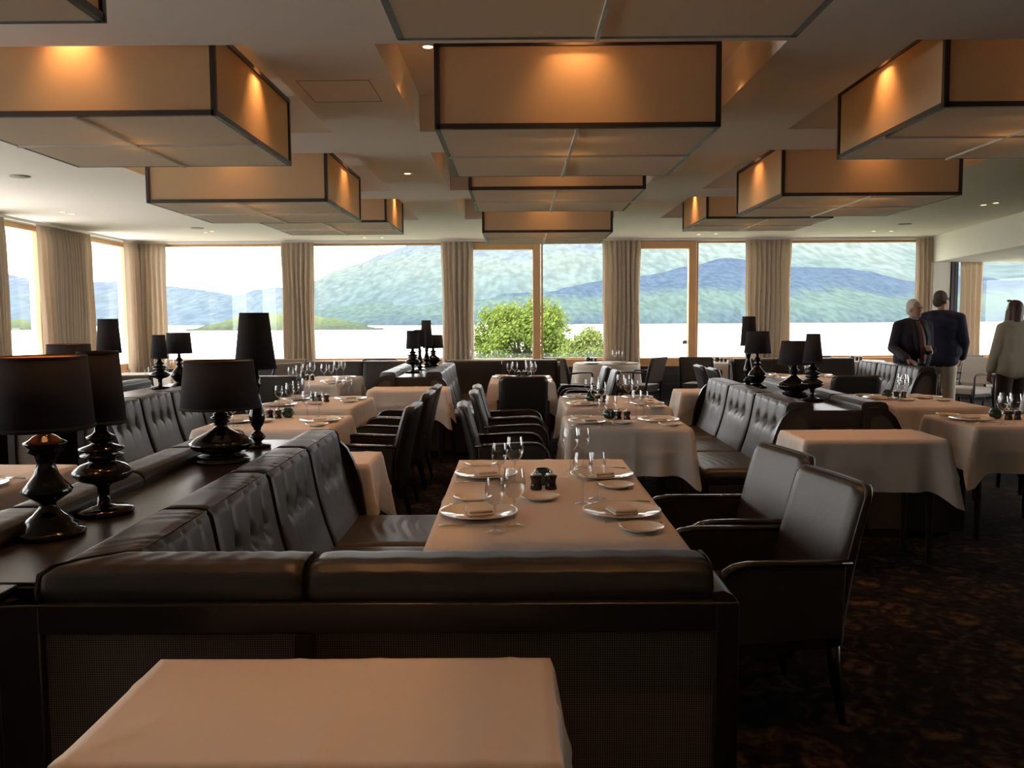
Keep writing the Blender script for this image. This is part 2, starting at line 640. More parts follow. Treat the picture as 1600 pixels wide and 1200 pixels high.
# ------------------------------------------------------------------ lantern pendants in the coffers
def pendant(x0, y0, zb, w, d, h, label, ztop=COF_Z):
    cx, cy = x0 + w / 2, y0 + d / 2
    t = thing('lantern_pendant', label, 'pendant lamp', (cx, cy, zb), 0, 'fabric box lanterns in the ceiling coffers')
    W, D = w / 2, d / 2
    b = 0.028
    fr = MB()
    for sx_ in (-1, 1):
        for sy_ in (-1, 1):
            fr.box(sx_ * W - b / 2, sx_ * W + b / 2, sy_ * D - b / 2, sy_ * D + b / 2, 0, h)
    for z in (0.0, h - b):
        for sy_ in (-1, 1):
            fr.box(-W, W, sy_ * D - b / 2, sy_ * D + b / 2, z, z + b)
        for sx_ in (-1, 1):
            fr.box(sx_ * W - b / 2, sx_ * W + b / 2, -D, D, z, z + b)
    fr.build('frame', 'bronze', t)
    e = b / 2 - .004
    for (ax, ay), (bx, by) in (((-W, -D), (W, -D)), ((-W, D), (W, D)), ((-W, -D), (-W, D)), ((W, -D), (W, D))):
        MB().add([(ax, ay, b), (bx, by, b), (bx, by, h - b), (ax, ay, h - b)], [(0, 1, 2, 3)]).build('side_panel', 'fabric', t)
    for ix in (-1, 1):
        for iy in (-1, 1):
            xa, xb = (-W + .012, -.007) if ix < 0 else (.007, W - .012)
            ya, yb = (-D + .012, -.007) if iy < 0 else (.007, D - .012)
            MB().add([(xa, ya, 0), (xb, ya, 0), (xb, yb, 0), (xa, yb, 0)], [(0, 1, 2, 3)]).build('base_panel', 'diffuser', t)
    st = MB().box(-.008, .008, -D, D, -.012, .004).box(-W, W, -.008, .008, -.012, .004)
    st.build('base_strip', 'alu', t)
    hg = MB()
    for sx_ in (-1, 1):
        for sy_ in (-1, 1):
            hg.tube([(sx_ * W * .6, sy_ * D, h - .02), (sx_ * W * .6, sy_ * D, ztop - zb)], .005, 6)
    hg.build('hanging_rod', 'steel', t)
    MB().ball((0, 0, h * .62), .05, 12).build('light_bulb', 'lamp_on', t, smooth=True)  # unseen bulb, added together with the fill light below it
    ld = bpy.data.lights.new('lantern_fill', 'POINT')
    ld.energy = LANTERN_FILL_W
    ld.color = WARM
    ld.shadow_soft_size = .08
    lo = bpy.data.objects.new('lantern_fill', ld)
    COL.objects.link(lo)
    lo.parent = t
    lo.location = (0, 0, h * .62 - .16)
    return t


S = 1.49
PEND = [(-0.42, 1.70, 2.50, 1.45, 1.56, 'big fabric box lantern cut off by the top of the picture, centre'),
        (-0.415, 4.69, 2.48, 1.50, 1.54, 'large fabric box lantern with dark frame, centre row, second from the camera'),
        (-0.39, 7.50, 2.57, 1.50, 1.50, 'centre-row fabric lantern mostly hidden behind the large one'),
        (-0.385, 10.34, 2.485, 1.53, 1.56, 'centre-row fabric lantern farthest from the camera, by the doors'),
        (-2.99, 1.55, 2.50, 1.56, 1.50, 'fabric lantern corner at the top left edge of the picture'),
        (-3.09, 4.66, 2.555, 1.49, 1.51, 'large fabric box lantern at the left, nearest whole one in the left row'),
        (-3.17, 7.50, 2.48, 1.54, 1.58, 'left-row fabric lantern behind the large one, over the left booth'),
        (-3.05, 10.38, 2.62, 1.50, 1.50, 'left-row fabric lantern farthest from the camera'),
        (2.26, 4.62, 2.56, 1.49, 1.48, 'large fabric box lantern at the right edge of the picture'),
        (2.30, 7.50, 2.50, 1.52, 1.50, 'right-row fabric lantern over the right divider, second from the camera'),
        (2.28, 10.34, 2.63, 1.48, 1.45, 'small right-row fabric lantern farthest from the camera')]
for x0, y0, zb, w, d, lab in PEND:
    pendant(x0, y0, zb, w, d, 0.46, lab)


def spot_lamp(parent, loc, watts, size, blend, tilt=(0, 0)):
    ld = bpy.data.lights.new('downlight_beam', 'SPOT')
    ld.energy = watts
    ld.color = WARM
    ld.spot_size = math.radians(size)
    ld.spot_blend = blend
    ld.shadow_soft_size = 0.025
    o = bpy.data.objects.new('downlight_beam', ld)
    COL.objects.link(o)
    o.parent = parent
    o.location = loc
    o.rotation_euler = (tilt[0], tilt[1], 0)


def downlight(x, y, z, label, watts, size=70, blend=.6, group='small recessed ceiling downlights'):
    t = thing('ceiling_downlight', label, 'ceiling light', (x, y, z), 0, group)
    MB().lathe([(.030, -.002), (.046, -.006), (.052, -.003), (.052, 0)], 20).build('ring', 'trim', t, smooth=True)
    MB().lathe([(.001, .0), (.031, .0), (.031, -.003), (.001, -.003)], 16).build('lens', 'lamp_on', t)
    if watts:
        spot_lamp(t, (0, 0, -.02), watts, size, blend)
    return t


COLN, ROWN = ['left', 'centre', 'right'], ['nearest', 'second', 'third', 'farthest']
for x0, y0, zb, w, d, lab in PEND:
    cx, cy = x0 + w / 2, y0 + d / 2
    ix = min(range(3), key=lambda i: abs((CX[i][0] + CX[i][1]) / 2 - cx))
    iy = min(range(4), key=lambda i: abs((CY[i][0] + CY[i][1]) / 2 - cy))
    (ca, cb), (ya, yb) = CX[ix], CY[iy]
    for side, px, py in (('front', cx, (ya + y0) / 2), ('back', cx, (yb + y0 + d) / 2), ('left', ca + (x0 - ca) * .6, cy), ('right', cb + (x0 + w - cb) * .6, cy)):
        downlight(px, py, COF_Z, 'small downlight in the %s gap of the %s %s-row ceiling coffer' % (side, ROWN[iy], COLN[ix]), COFFER_W, 84, 1.0)
pairs = [((-5.88, 11.25), (-5.86, 11.46), 'left, nearest the left wall windows'), ((-5.0, 13.98), (-4.84, 13.80), 'near the left room corner'), ((-2.62, 15.02), (-2.32, 15.04), 'over the second window from the left'),
         ((3.13, 14.84), (3.40, 14.75), 'over the right glazed door'), ((5.97, 14.49), (6.27, 14.51), 'over the right wide window'), ((6.00, 11.17), (6.05, 10.98), 'at the right beside the soffit')]
for (xa, ya), (xb, yb), lab in pairs:
    downlight(xa, ya, ZC, 'left one of the paired ceiling downlights ' + lab, CEIL_W, 80)
    downlight(xb, yb, ZC, 'right one of the paired ceiling downlights ' + lab, CEIL_W, 80)
downlight(-1.05, 8.48, ZC, 'single ceiling downlight between the left and centre lanterns', CEIL_W, 80)
for x, y, lab in ((-4.835, 8.47, 'round grey ceiling speaker left of the left lanterns'), (-4.89, 13.3, 'round grey ceiling speaker near the left corner'), (6.0, 13.4, 'round grey ceiling speaker near the right windows')):
    o = MB().lathe([(.001, -.012), (.085, -.012), (.10, -.006), (.10, 0.001)], 24).build('ceiling_speaker', 'disc', smooth=True, loc=(x, y, ZC))
    tag(o, lab, 'speaker', 'ceiling speakers')
t = thing('smoke_detector', 'small smoke detector under the ceiling behind the farthest left lantern', 'smoke detector', (-2.45, 14.2, ZC))
MB().lathe([(.001, -.035), (.04, -.035), (.055, -.02), (.055, 0)], 20).build('housing', 'disc', t, smooth=True)
structure('trim_8', MB().box(-1.30, -.86, 5.20, 5.206, ZC - .002, ZC).box(-1.30, -.86, 5.70, 5.706, ZC - .002, ZC).box(-1.30, -1.294, 5.2, 5.7, ZC - .002, ZC).box(-.866, -.86, 5.2, 5.7, ZC - .002, ZC), 'disc')

# ------------------------------------------------------------------ banquettes and dividers
# bench cross-section: s = distance out from the console edge, z = height
BACK = [(0.0, .835), (0.0, .875), (.012, .893), (.035, .902), (.13, .902), (.158, .896), (.174, .878), (.182, .84), (.196, .76), (.216, .66), (.243, .56), (.275, .47), (.29, .42)]


def prof_at(t):
    """front of the back cushion from the top bead (t=0) to the seat (t=1)"""
    pts = BACK[5:]
    k = t * (len(pts) - 1)
    i = min(int(k), len(pts) - 2)
    f = k - i
    return (pts[i][0] + (pts[i + 1][0] - pts[i][0]) * f, pts[i][1] + (pts[i + 1][1] - pts[i][1]) * f)


def banquette(label, loc, rz, L, nmod, ends=(True, True), tuft=True, seat=True, depth=.72, group=None, mitre=False):
    """local x runs along the bench, +y is where the sitter faces"""
    t = thing('banquette', label, 'banquette', loc, rz, group)
    m = L / nmod

    def xm(u, s, a, b):
        e_ = min(b - .004, L - s - .003) if mitre else b - .004
        return a + .004 + u * (e_ - a - .004)
    for k in range(nmod):
        a, b = k * m, (k + 1) * m
        g = 0.004
        mb = MB()
        npl = 4
        nu, nv = 44, 26

        def front(u, v, a=a, b=b):
            s, z = prof_at(v)
            x_ = xm(u, s, a, b)
            d = 0.0
            if tuft:
                edge = min(u, 1 - u)
                d -= 0.012 * math.exp(-(edge / .035) ** 2)
                for q in range(1, npl):
                    c = q / npl
                    near = math.exp(-((u - c) / .022) ** 2)
                    d -= 0.008 * near * (1.0 if v < .46 else .35 * (1 - smoothstep(.46, .8, v)))
                    d -= 0.026 * math.exp(-((u - c) / .04) ** 2 - ((v - .47) / .05) ** 2)
                fold = math.exp(-((v - (.47 + .035 * abs(sin(PI * npl * u)))) / .028) ** 2)
                d -= 0.008 * fold * (1 if .2 < u < .8 else .25)
                d *= smoothstep(0.0, .12, v)
                d += 0.006 * sin(PI * u)
            else:
                edge = min(u, 1 - u)
                d -= 0.008 * math.exp(-(edge / .03) ** 2)
            return (x_, s + d, z)
        mb.grid(front, nu, nv)
        rear = BACK[:6]

        def top(u, v, a=a, b=b):
            k_ = v * 5
            i = min(int(k_), 4)
            f = k_ - i
            s = rear[i][0] + (rear[i + 1][0] - rear[i][0]) * f
            z = rear[i][1] + (rear[i + 1][1] - rear[i][1]) * f
            e_ = min(u, 1 - u)
            dz = -0.008 * math.exp(-(e_ / .02) ** 2)
            return (xm(u, s, a, b), s, z + dz * smoothstep(0, .4, v) + .0007 * sin(46 * u + 5 * sin(7 * u + 2 * k)) * smoothstep(.2, .6, v))
        mb.grid(top, nu, 20)
        poly = BACK + [(0.02, .42)]
        for ue in (0, 1):
            mb.add([(xm(ue, s, a, b), s, z) for s, z in poly], [tuple(range(len(poly)))])
        mb.add([(a + g, 0.0, .835), (b - g, 0.0, .835), (b - g, .02, .42), (a + g, .02, .42)], [(0, 1, 2, 3)])
        mb.build('back_cushion', 'leather', t, smooth=True, merge=True)
        if seat:
            sb = MB()

            def st(u, v, a=a, b=b):
                y_ = .27 + v * (depth - .27)
                e_ = min(u, 1 - u)
                z = .455 - .022 * math.exp(-(e_ / .025) ** 2) - .025 * smoothstep(.90, 1.0, v) ** 2
                z += .0065 * sin(46 * v + 4 * sin(5 * u + k)) * math.exp(-((u - .5) / .26) ** 2) * smoothstep(.1, .35, v) * (1 - smoothstep(.75, .95, v))
                return (a + g + u * (b - a - 2 * g), y_, z)
            nu2, nv2 = 26, 24
            sb.grid(st, nu2, nv2)
            ring = [(a + g, .27), (b - g, .27), (b - g, depth), (a + g, depth)]
            w_ = nv2 + 1
            top_i = [i * w_ for i in range(nu2 + 1)] + [nu2 * w_ + j for j in range(1, nv2 + 1)] + [i * w_ + nv2 for i in range(nu2 - 1, -1, -1)] + [j for j in range(nv2 - 1, 0, -1)]
            o_ = len(sb.v)
            for i in top_i:
                vx = sb.v[i]
                sb.v.append((vx[0], vx[1], .345))
            n_ = len(top_i)
            for q in range(n_):
                q2 = (q + 1) % n_
                sb.f.append((top_i[q], top_i[q2], o_ + q2, o_ + q))
            sb.f.append(tuple(range(o_, o_ + n_)))
            sb.build('seat_cushion', 'leather', t, smooth=True)
    base = MB().box(0.01, L - .01, .02, depth - .03, .03, .345).box(.03, L - .03, .04, depth - .10, 0, .03)
    base.box(0.01, L - .01, -0.0, .025, 0, .834)
    base.build('base', 'wood', t, bevel=.004)
    for e, xx in ((0, 0.0), (1, L)):
        if not ends[e]:
            continue
        sg = -1 if e == 0 else 1
        # curved end frame: silhouette of back and seat, oak-black rim and cane infill
        out = [(0.0, 0.0), (0.0, .84), (.03, .868), (.10, .872), (.16, .855), (.215, .80), (.255, .72), (.285, .62), (.305, .50), (.315, .36), (.315, 0.0)]
        inn = [(.045, .06), (.045, .80), (.10, .825), (.15, .805), (.19, .76), (.222, .69), (.248, .60), (.264, .49), (.272, .36), (.272, .06)]
        mb = MB()
        n0 = len(out)
        x0_, x1_ = (xx, xx + sg * .035)
        # frame ring as quads between the two outlines
        def pick(poly, tt):
            ls = [0.0]
            for p, q in zip(poly, poly[1:]):
                ls.append(ls[-1] + math.hypot(q[0] - p[0], q[1] - p[1]))
            d_ = tt * ls[-1]
            for i in range(len(poly) - 1):
                if d_ <= ls[i + 1] + 1e-9:
                    f = (d_ - ls[i]) / max(1e-9, ls[i + 1] - ls[i])
                    return (poly[i][0] + (poly[i + 1][0] - poly[i][0]) * f, poly[i][1] + (poly[i + 1][1] - poly[i][1]) * f)
            return poly[-1]
        NN = 28
        O = [pick(out, i / NN) for i in range(NN + 1)]
        I = [pick(inn, i / NN) for i in range(NN + 1)]
        vs = [(x0_, *p) for p in O] + [(x0_, *p) for p in I] + [(x1_, *p) for p in O] + [(x1_, *p) for p in I]
        k1 = NN + 1
        fs = []
        for i in range(NN):
            fs += [(i, i + 1, k1 + i + 1, k1 + i), (2 * k1 + i, 2 * k1 + i + 1, 3 * k1 + i + 1, 3 * k1 + i),
                   (i, i + 1, 2 * k1 + i + 1, 2 * k1 + i), (k1 + i, k1 + i + 1, 3 * k1 + i + 1, 3 * k1 + i)]
        mb.add(vs, fs)
        mb.box(min(x0_, x1_), max(x0_, x1_), .0, .315, 0, .06)
        fr = mb.build('end_frame', 'wood', t, smooth='auto')
        cp = MB()
        cp.prism(inn, xx + sg * .012, xx + sg * .022, 'x')
        cp.build('cane_panel', 'cane', fr)
        # seat side skirt
        MB().box(min(xx, xx + sg * .02), max(xx, xx + sg * .02), .30, depth - .03, .03, .35).build('side_skirt', 'leather', t)
    return t


def console(label, xc, y0, y1, hw=.16):
    t = thing('divider_console', label, 'divider cabinet', (xc, y0, 0), 0, 'dark console dividers between the banquettes')
    L = y1 - y0
    MB().box(-hw, hw, 0.0, L, .815, .848).build('top', 'top', t, bevel=.003)
    MB().box(-hw + .004, hw - .004, .03, L - .03, .0, .815).build('body', 'wood', t)
    for ya, yb in ((-.012, .03), (L - .03, L + .012)):
        f = MB().box(-hw, hw, ya, yb, .74, .84).box(-hw, hw, ya, yb, 0, .09)
        f.box(-hw, -hw + .05, ya, yb, .09, .74).box(hw - .05, hw, ya, yb, .09, .74)
        fr = f.build('end_frame', 'wood', t, bevel=.003)
        MB().box(-hw + .05, hw - .05, (ya + yb) / 2 - .004, (ya + yb) / 2 + .004, .09, .74).build('cane_panel', 'cane', fr)
    return t


GB = 'dark leather banquettes'
R90 = PI / 2
# facing +x: local x -> world -y ... rz=-90: (x,y)->(y,-x)
def bench_px(label, xe, y0, y1, n, ends=(True, True), **k):     # faces +x, console edge at xe
    return banquette(label, (xe, y1, 0), -R90, y1 - y0, n, (ends[1], ends[0]), group=GB, **k)


def bench_nx(label, xe, y0, y1, n, ends=(True, True), **k):     # faces -x
    return banquette(label, (xe, y0, 0), R90, y1 - y0, n, ends, group=GB, **k)


def bench_ny(label, ye, x0, x1, n, ends=(False, True), **k):    # faces -y (towards the camera)
    return banquette(label, (x1, ye, 0), PI, x1 - x0, n, (ends[1], ends[0]), group=GB, **k)


console('long dark console top between the front booth and the left-edge table', -1.255, 2.0, 4.42)
console('dark console with lamps behind the left booth', -3.265, 5.72, 8.40)
console('dark console with lamps between the two right-hand booths', 2.125, 5.66, 8.05)
console('far dark console with four lamps left of the centre far booth', -1.13, 9.14, 11.55)
bench_px('tufted banquette along the front booth, facing the laid table', -1.10, 1.945, 4.42, 4, (False, True), mitre=True)
bench_nx('banquette back rail on the left side of the front console', -1.41, 1.99, 4.42, 4)
bench_px('tufted grey banquette of the left booth behind the big lamps', -2.94, 5.72, 7.99, 4, (True, False))
bench_nx('banquette on the far side of the left console', -3.59, 5.72, 8.40, 4)
bench_ny('dark bench return closing the far end of the left booth', 8.72, -3.0, -2.20, 1, (False, True), tuft=False)
bench_nx('tufted grey banquette right of the centre tables, facing left', 1.965, 5.66, 8.05, 3)
bench_px('banquette on the right side of the lamp console, near the right tables', 2.285, 5.66, 8.05, 4)
bench_nx('banquette on the left side of the far lamp console', -1.29, 9.14, 11.03, 3, (True, False))
bench_px('banquette on the right side of the far lamp console, lit from the window', -.97, 9.14, 11.13, 4, (True, False))
bench_ny('long dark bench back below the far door window, centre', 11.86, -.96, .56, 2, (False, True), tuft=False)
bench_ny('long dark bench back below the second window, left', 11.76, -2.86, -1.30, 2, (True, False), tuft=False)
bench_ny('long dark bench back at the far right, behind the right lamps', 11.86, 2.96, 4.60, 3, (True, False), tuft=False)
bench_nx('tufted grey banquette in front of the two men, facing left', 4.61, 9.45, 11.13, 3, (True, False))

# the front return: bench back seen from behind, with framed cane panels towards the camera
RET = thing('banquette', 'low bench back of the front booth with cane panels facing the camera', 'banquette', (-1.115, 1.945, 0), 0, GB)


def rear_cushion(a, b):
    mb = MB()
    prof = [(-.012, .815), (-.018, .85), (-.008, .886), (.015, .901), (.05, .905), (.12, .903), (.155, .893), (.172, .868), (.18, .82), (.20, .70), (.24, .56), (.28, .45), (.02, .45)]

    def fn(u, v):
        k = v * (len(prof) - 2)
        i = min(int(k), len(prof) - 3)
        f = k - i
        s = prof[i][0] + (prof[i + 1][0] - prof[i][0]) * f
        z = prof[i][1] + (prof[i + 1][1] - prof[i][1]) * f
        e_ = min(u * (b - a), (1 - u) * (b - a))
        q = math.exp(-(e_ / .012) ** 2)
        zz = z - .010 * q * (1 if z > .83 else 0)
        a2 = max(a, s + .012) if a < .1 else a
        return (a2 + u * (b - a2), s + .008 * q * (1 if s < .05 else -1), zz + .0012 * sin(u * 47 + v * 9) * (1 if z > .86 else 0))
    mb.grid(fn, 60, 44)
    for xx in (a, b):
        mb.add([(max(xx, s + .012) if xx < .1 else xx, s, z) for s, z in prof], [tuple(range(len(prof)))])
    return mb


rear_cushion(0.002, .618).build('back_cushion', 'leather', RET, smooth=True, merge=True)
rear_cushion(.626, 1.565).build('back_cushion', 'leather', RET, smooth=True, merge=True)
f = MB().box(-.06, 1.62, -.035, .02, .752, .822).box(-.08, .02, -.036, .02, 0, .822).box(.60, .645, -.035, .02, 0, .752).box(1.565, 1.62, -.036, .05, 0, .822).box(.02, 1.565, -.035, .02, 0, .10)
f.box(1.565, 1.62, .05, .18, 0, .80)
f.build('rear_frame', 'wood', RET, bevel=.004)
MB().prism([(1.562, .822), (1.562, .845), (1.585, .848), (1.605, .838), (1.622, .815), (1.60, .815)], -.03, .18, 'y').build('end_cap', 'wood', RET, smooth='auto')
MB().box(.02, .60, -.012, -.004, .10, .752).build('cane_panel', 'cane', RET)
MB().box(.645, 1.565, -.012, -.004, .10, .752).build('cane_panel', 'cane', RET)
MB().box(.76, 1.55, .26, .50, .345, .455).build('seat_cushion', 'leather', RET, bevel=.02)
MB().box(.76, 1.55, .05, .48, 0, .345).build('base', 'wood', RET)
# console end panel, the stretch to the left of the cane panels
e = thing('divider_end_panel', 'black end panel of the front console at the bottom left edge', 'panel', (-1.60, 1.95, 0))
MB().box(-.02, .405, -.04, 0.02, 0, .838).build('board', 'wood', e, bevel=.004)
MB().box(-.04, .42, -.05, .03, .838, .850).build('ledge', 'top', e, bevel=.003)


# ------------------------------------------------------------------ tables and their cloths
def table_frame(w, d, h, name='dining_table', top='wood'):
    pass


def cloth_mesh(w, d, h, drop=.30, seed=0, crease=True, fold=.12):
    rnd = random.Random(seed)
    nx, ny = max(10, int(w / .021)), max(8, int(d / .021))
    mb = MB()
    p1, p2, p3 = rnd.uniform(0, 6), rnd.uniform(0, 6), rnd.uniform(0, 6)

    def top(u, v):
        x, y = (u - .5) * w, (v - .5) * d
        z = h + 0.0006 * sin(9 * x + p1) * sin(11 * y + p2)
        if crease:
            for c in (-.27, .02, .30):
                z += .0040 * math.exp(-((x - c - (.03 + .25 * (c < 0)) * (y / d) - .012 * sin(5 * y + p3)) / .016) ** 2) * (.35 + .65 * sin(2.2 * y / d + p1) ** 2)
            z += .0034 * math.exp(-((y - .22 * d) / .015) ** 2)
        return (x, y, z)
    mb.grid(top, nx, ny)
    w_ = ny + 1
    ring = [i * w_ for i in range(nx + 1)] + [nx * w_ + j for j in range(1, ny + 1)] + [i * w_ + ny for i in range(nx - 1, -1, -1)] + [j for j in range(ny - 1, 0, -1)]
    n = len(ring)
    lv = 15
    prev = ring
    for j in range(1, lv + 1):
        t = j / lv
        cur = []
        for q in range(n):
            x, y, z = mb.v[ring[q]]
            ax, ay = w / 2 - abs(x), d / 2 - abs(y)
            dc = math.hypot(max(0, ax), max(0, ay))          # distance to the nearest corner along the edge
            cw = math.exp(-(dc / .052) ** 2)
            nxv = 1.0 if ax < 1e-6 else 0.0
            nyv = 1.0 if ay < 1e-6 else 0.0
            sxx, syy = (1 if x > 0 else -1), (1 if y > 0 else -1)
            s_ = x if nyv else y
            ed = smoothstep(0, .05, t)
            wav = .011 * sin(s_ * 17 + p1 + (3 if nyv else 0)) + .006 * sin(s_ * 41 + p2)
            o_ = .006 * ed + t * (.014 + wav * t)
            if crease:
                o_ += .0065 * math.exp(-((t - .52) / .05) ** 2) + .0065 * ed * math.exp(-((s_ - .02) / .015) ** 2)
            ox = nxv * sxx * o_
            oy = nyv * syy * o_
            # corner cone: cloth fans out along the diagonal and its tip hangs lower
            cx_ = cw * t * fold * .62
            ox += sxx * cx_ * (.75 if nxv or ax < .15 else .4) * (1 if ax < .2 else 0.3)
            oy += syy * cx_ * (.75 if nyv or ay < .15 else .4) * (1 if ay < .2 else 0.3)
            # beside the corner the sides pull slightly in
            cw2 = math.exp(-((dc - .115) / .045) ** 2)
            ox -= nxv * sxx * cw2 * .022 * t
            oy -= nyv * syy * cw2 * .022 * t
            zz = h - .004 * ed - drop * t * (1 + .33 * cw)
            mb.v.append((x + ox, y + oy, zz))
            cur.append(len(mb.v) - 1)
        for q in range(n):
            q2 = (q + 1) % n
            mb.f.append((prev[q], prev[q2], cur[q2], cur[q]))
        prev = cur
    return mb


GT = 'rectangular dining tables under white cloths'
GC = 'white tablecloths'


def table(key, x0, x1, y0, y1, phrase, h=.75, drop=.30, seed=0, cat='table', fold=.12, legs=True):
    cx, cy, w, d = (x0 + x1) / 2, (y0 + y1) / 2, x1 - x0, y1 - y0
    t = thing('dining_table', 'dark-legged table under ' + phrase, 'table', (cx, cy, 0), 0, GT)
    MB().box(-w / 2 + .006, w / 2 - .006, -d / 2 + .006, d / 2 - .006, h - .032, h - .004).build('tabletop', 'wood', t)
    for sx_ in (-1, 1):
        for sy_ in (-1, 1):
            px, py = sx_ * (w / 2 - .06), sy_ * (d / 2 - .06)
            MB().tube([(px, py, 0), (px, py, h - .03)], [.018, .026], 8).build('leg', 'wood', t)
    o = cloth_mesh(w + .006, d + .006, h + .002, drop, seed, fold=fold).build('tablecloth', 'linen', smooth=True, loc=(cx, cy, 0))
    tag(o, phrase, 'tablecloth', GC)
    return (cx, cy, w, d, h)


T = {}
T['A'] = table('A', -.29, .533, 2.50, 4.315, 'the white cloth on the large laid table in the front booth', seed=1, fold=.05, drop=.26)
T['S0'] = table('S0', -.755, .065, 1.33, 1.765, 'the bare white cloth at the bottom edge of the picture', seed=2)
T['TL'] = table('TL', -3.05, -2.21, 3.35, 4.245, 'the white cloth at the left edge behind the big lamps', seed=3)
T['B'] = table('B', .345, 1.13, 5.495, 6.255, 'the front white cloth of the centre pair with a long front drop', seed=4, fold=.09)
T['B2'] = table('B2', .40, 1.22, 6.74, 7.85, 'the second white cloth of the centre pair, behind the front one', seed=5, fold=.09)
T['C'] = table('C', -2.12, -1.235, 5.56, 6.375, 'the nearer white cloth in the left booth', seed=6)
T['D'] = table('D', -2.12, -1.33, 6.82, 7.88, 'the farther white cloth in the left booth', seed=7)
T['E'] = table('E', -2.72, -1.95, 9.35, 10.81, 'the bright white cloth in front of the far left bench back', seed=8)
T['SF'] = table('SF', -1.50, -.72, 8.62, 9.07, 'the bare white cloth in front of the far lamp console', seed=9)
T['S1'] = table('S1', -1.55, -.79, 4.50, 4.93, 'the white cloth corner past the end of the front booth', h=.70, seed=10)
T['G'] = table('G', -.30, .42, 9.42, 10.73, 'the white cloth in the far centre booth behind the turned chair', seed=11)
T['S3'] = table('S3', 1.58, 2.34, 8.17, 8.60, 'the white cloth corner behind the far end of the right console', seed=12)
T['SJ'] = table('SJ', 1.675, 2.50, 4.95, 5.41, 'the bare orange-lit cloth in front of the right console', seed=13)
T['K'] = table('K', 2.99, 3.70, 6.70, 7.88, 'the brown-lit cloth right of the lamp console', seed=14)
T['L'] = table('L', 2.965, 3.74, 5.52, 6.215, 'the nearer brown-lit cloth at the right edge', seed=15)
T['M'] = table('M', 3.02, 3.80, 9.30, 10.56, 'the cloth in the far right booth behind the right lamps', seed=16)
T['N'] = table('N', -5.40, -4.40, 10.9, 11.80, 'the bright cloth beside the left wall windows', seed=17)


def round_table(cx, cy, r, phrase, seed=0, h=.75):
    t = thing('round_table', 'round pedestal table under ' + phrase, 'table', (cx, cy, 0), 0, 'round window tables')
    MB().lathe([(.001, h - .03), (r - .01, h - .03), (r - .008, h - .005), (.001, h - .005)], 32).build('tabletop', 'wood', t)
    MB().lathe([(.001, 0), (.22, 0), (.20, .03), (.04, .06), (.035, h - .03)], 20).build('pedestal', 'wood', t, smooth=True)
    mb = MB()
    vs = []
    seg, lv = 64, 6

    def fn(u, v):
        a = 2 * PI * u
        if v < .4:
            rr = r * v / .4
            return (max(rr, .001) * cos(a), max(rr, .001) * sin(a), h)
        t_ = (v - .4) / .6
        rr = r + .012 + t_ * (.03 + .03 * sin(a * 9 + seed))
        return (rr * cos(a), rr * sin(a), h - .003 - .42 * t_)
    mb.grid(fn, seg, 12)
    o = mb.build('tablecloth', 'linen', smooth=True, merge=True, loc=(cx, cy, 0))
    tag(o, phrase, 'tablecloth', 'round tablecloths')
    return (cx, cy, r * 2, r * 2, h)


T['H'] = round_table(1.45, 13.75, .52, 'the round white cloth between two taupe chairs at the glazed door')
T['O'] = round_table(3.42, 13.75, .52, 'the round white cloth right of the right glazed door', 1)
T['P'] = round_table(5.45, 14.0, .52, 'the round white cloth under the right wide window', 2)
T['Q'] = round_table(-.62, 14.1, .52, 'the round white cloth behind the far centre bench', 3)


# ------------------------------------------------------------------ chairs
def chair_back_mesh(w, z0, z1, th, lean, y0, rad):
    """upright slab with rounded upper corners, leaning back"""
    hw = w / 2
    out = [(-hw, z0)]
    for k in range(7):
        a = PI - PI / 2 * k / 6
        out.append((-hw + rad + rad * cos(a), z1 - rad + rad * sin(a)))
    for k in range(7):
        a = PI / 2 - PI / 2 * k / 6
        out.append((hw - rad + rad * cos(a), z1 - rad + rad * sin(a)))
    out.append((hw, z0))
    mb = MB()
    mb.prism([(x, z) for x, z in out], -th / 2, th / 2, 'y')
    res = []
    for x, y, z in mb.v:
        t = (z - z0) / (z1 - z0)
        yy = y0 + y * (1 - .25 * t) - lean * t ** 1.35
        res.append((x, yy, z))
    mb.v = res
    return mb


def subdiv_back(mb):
    return mb


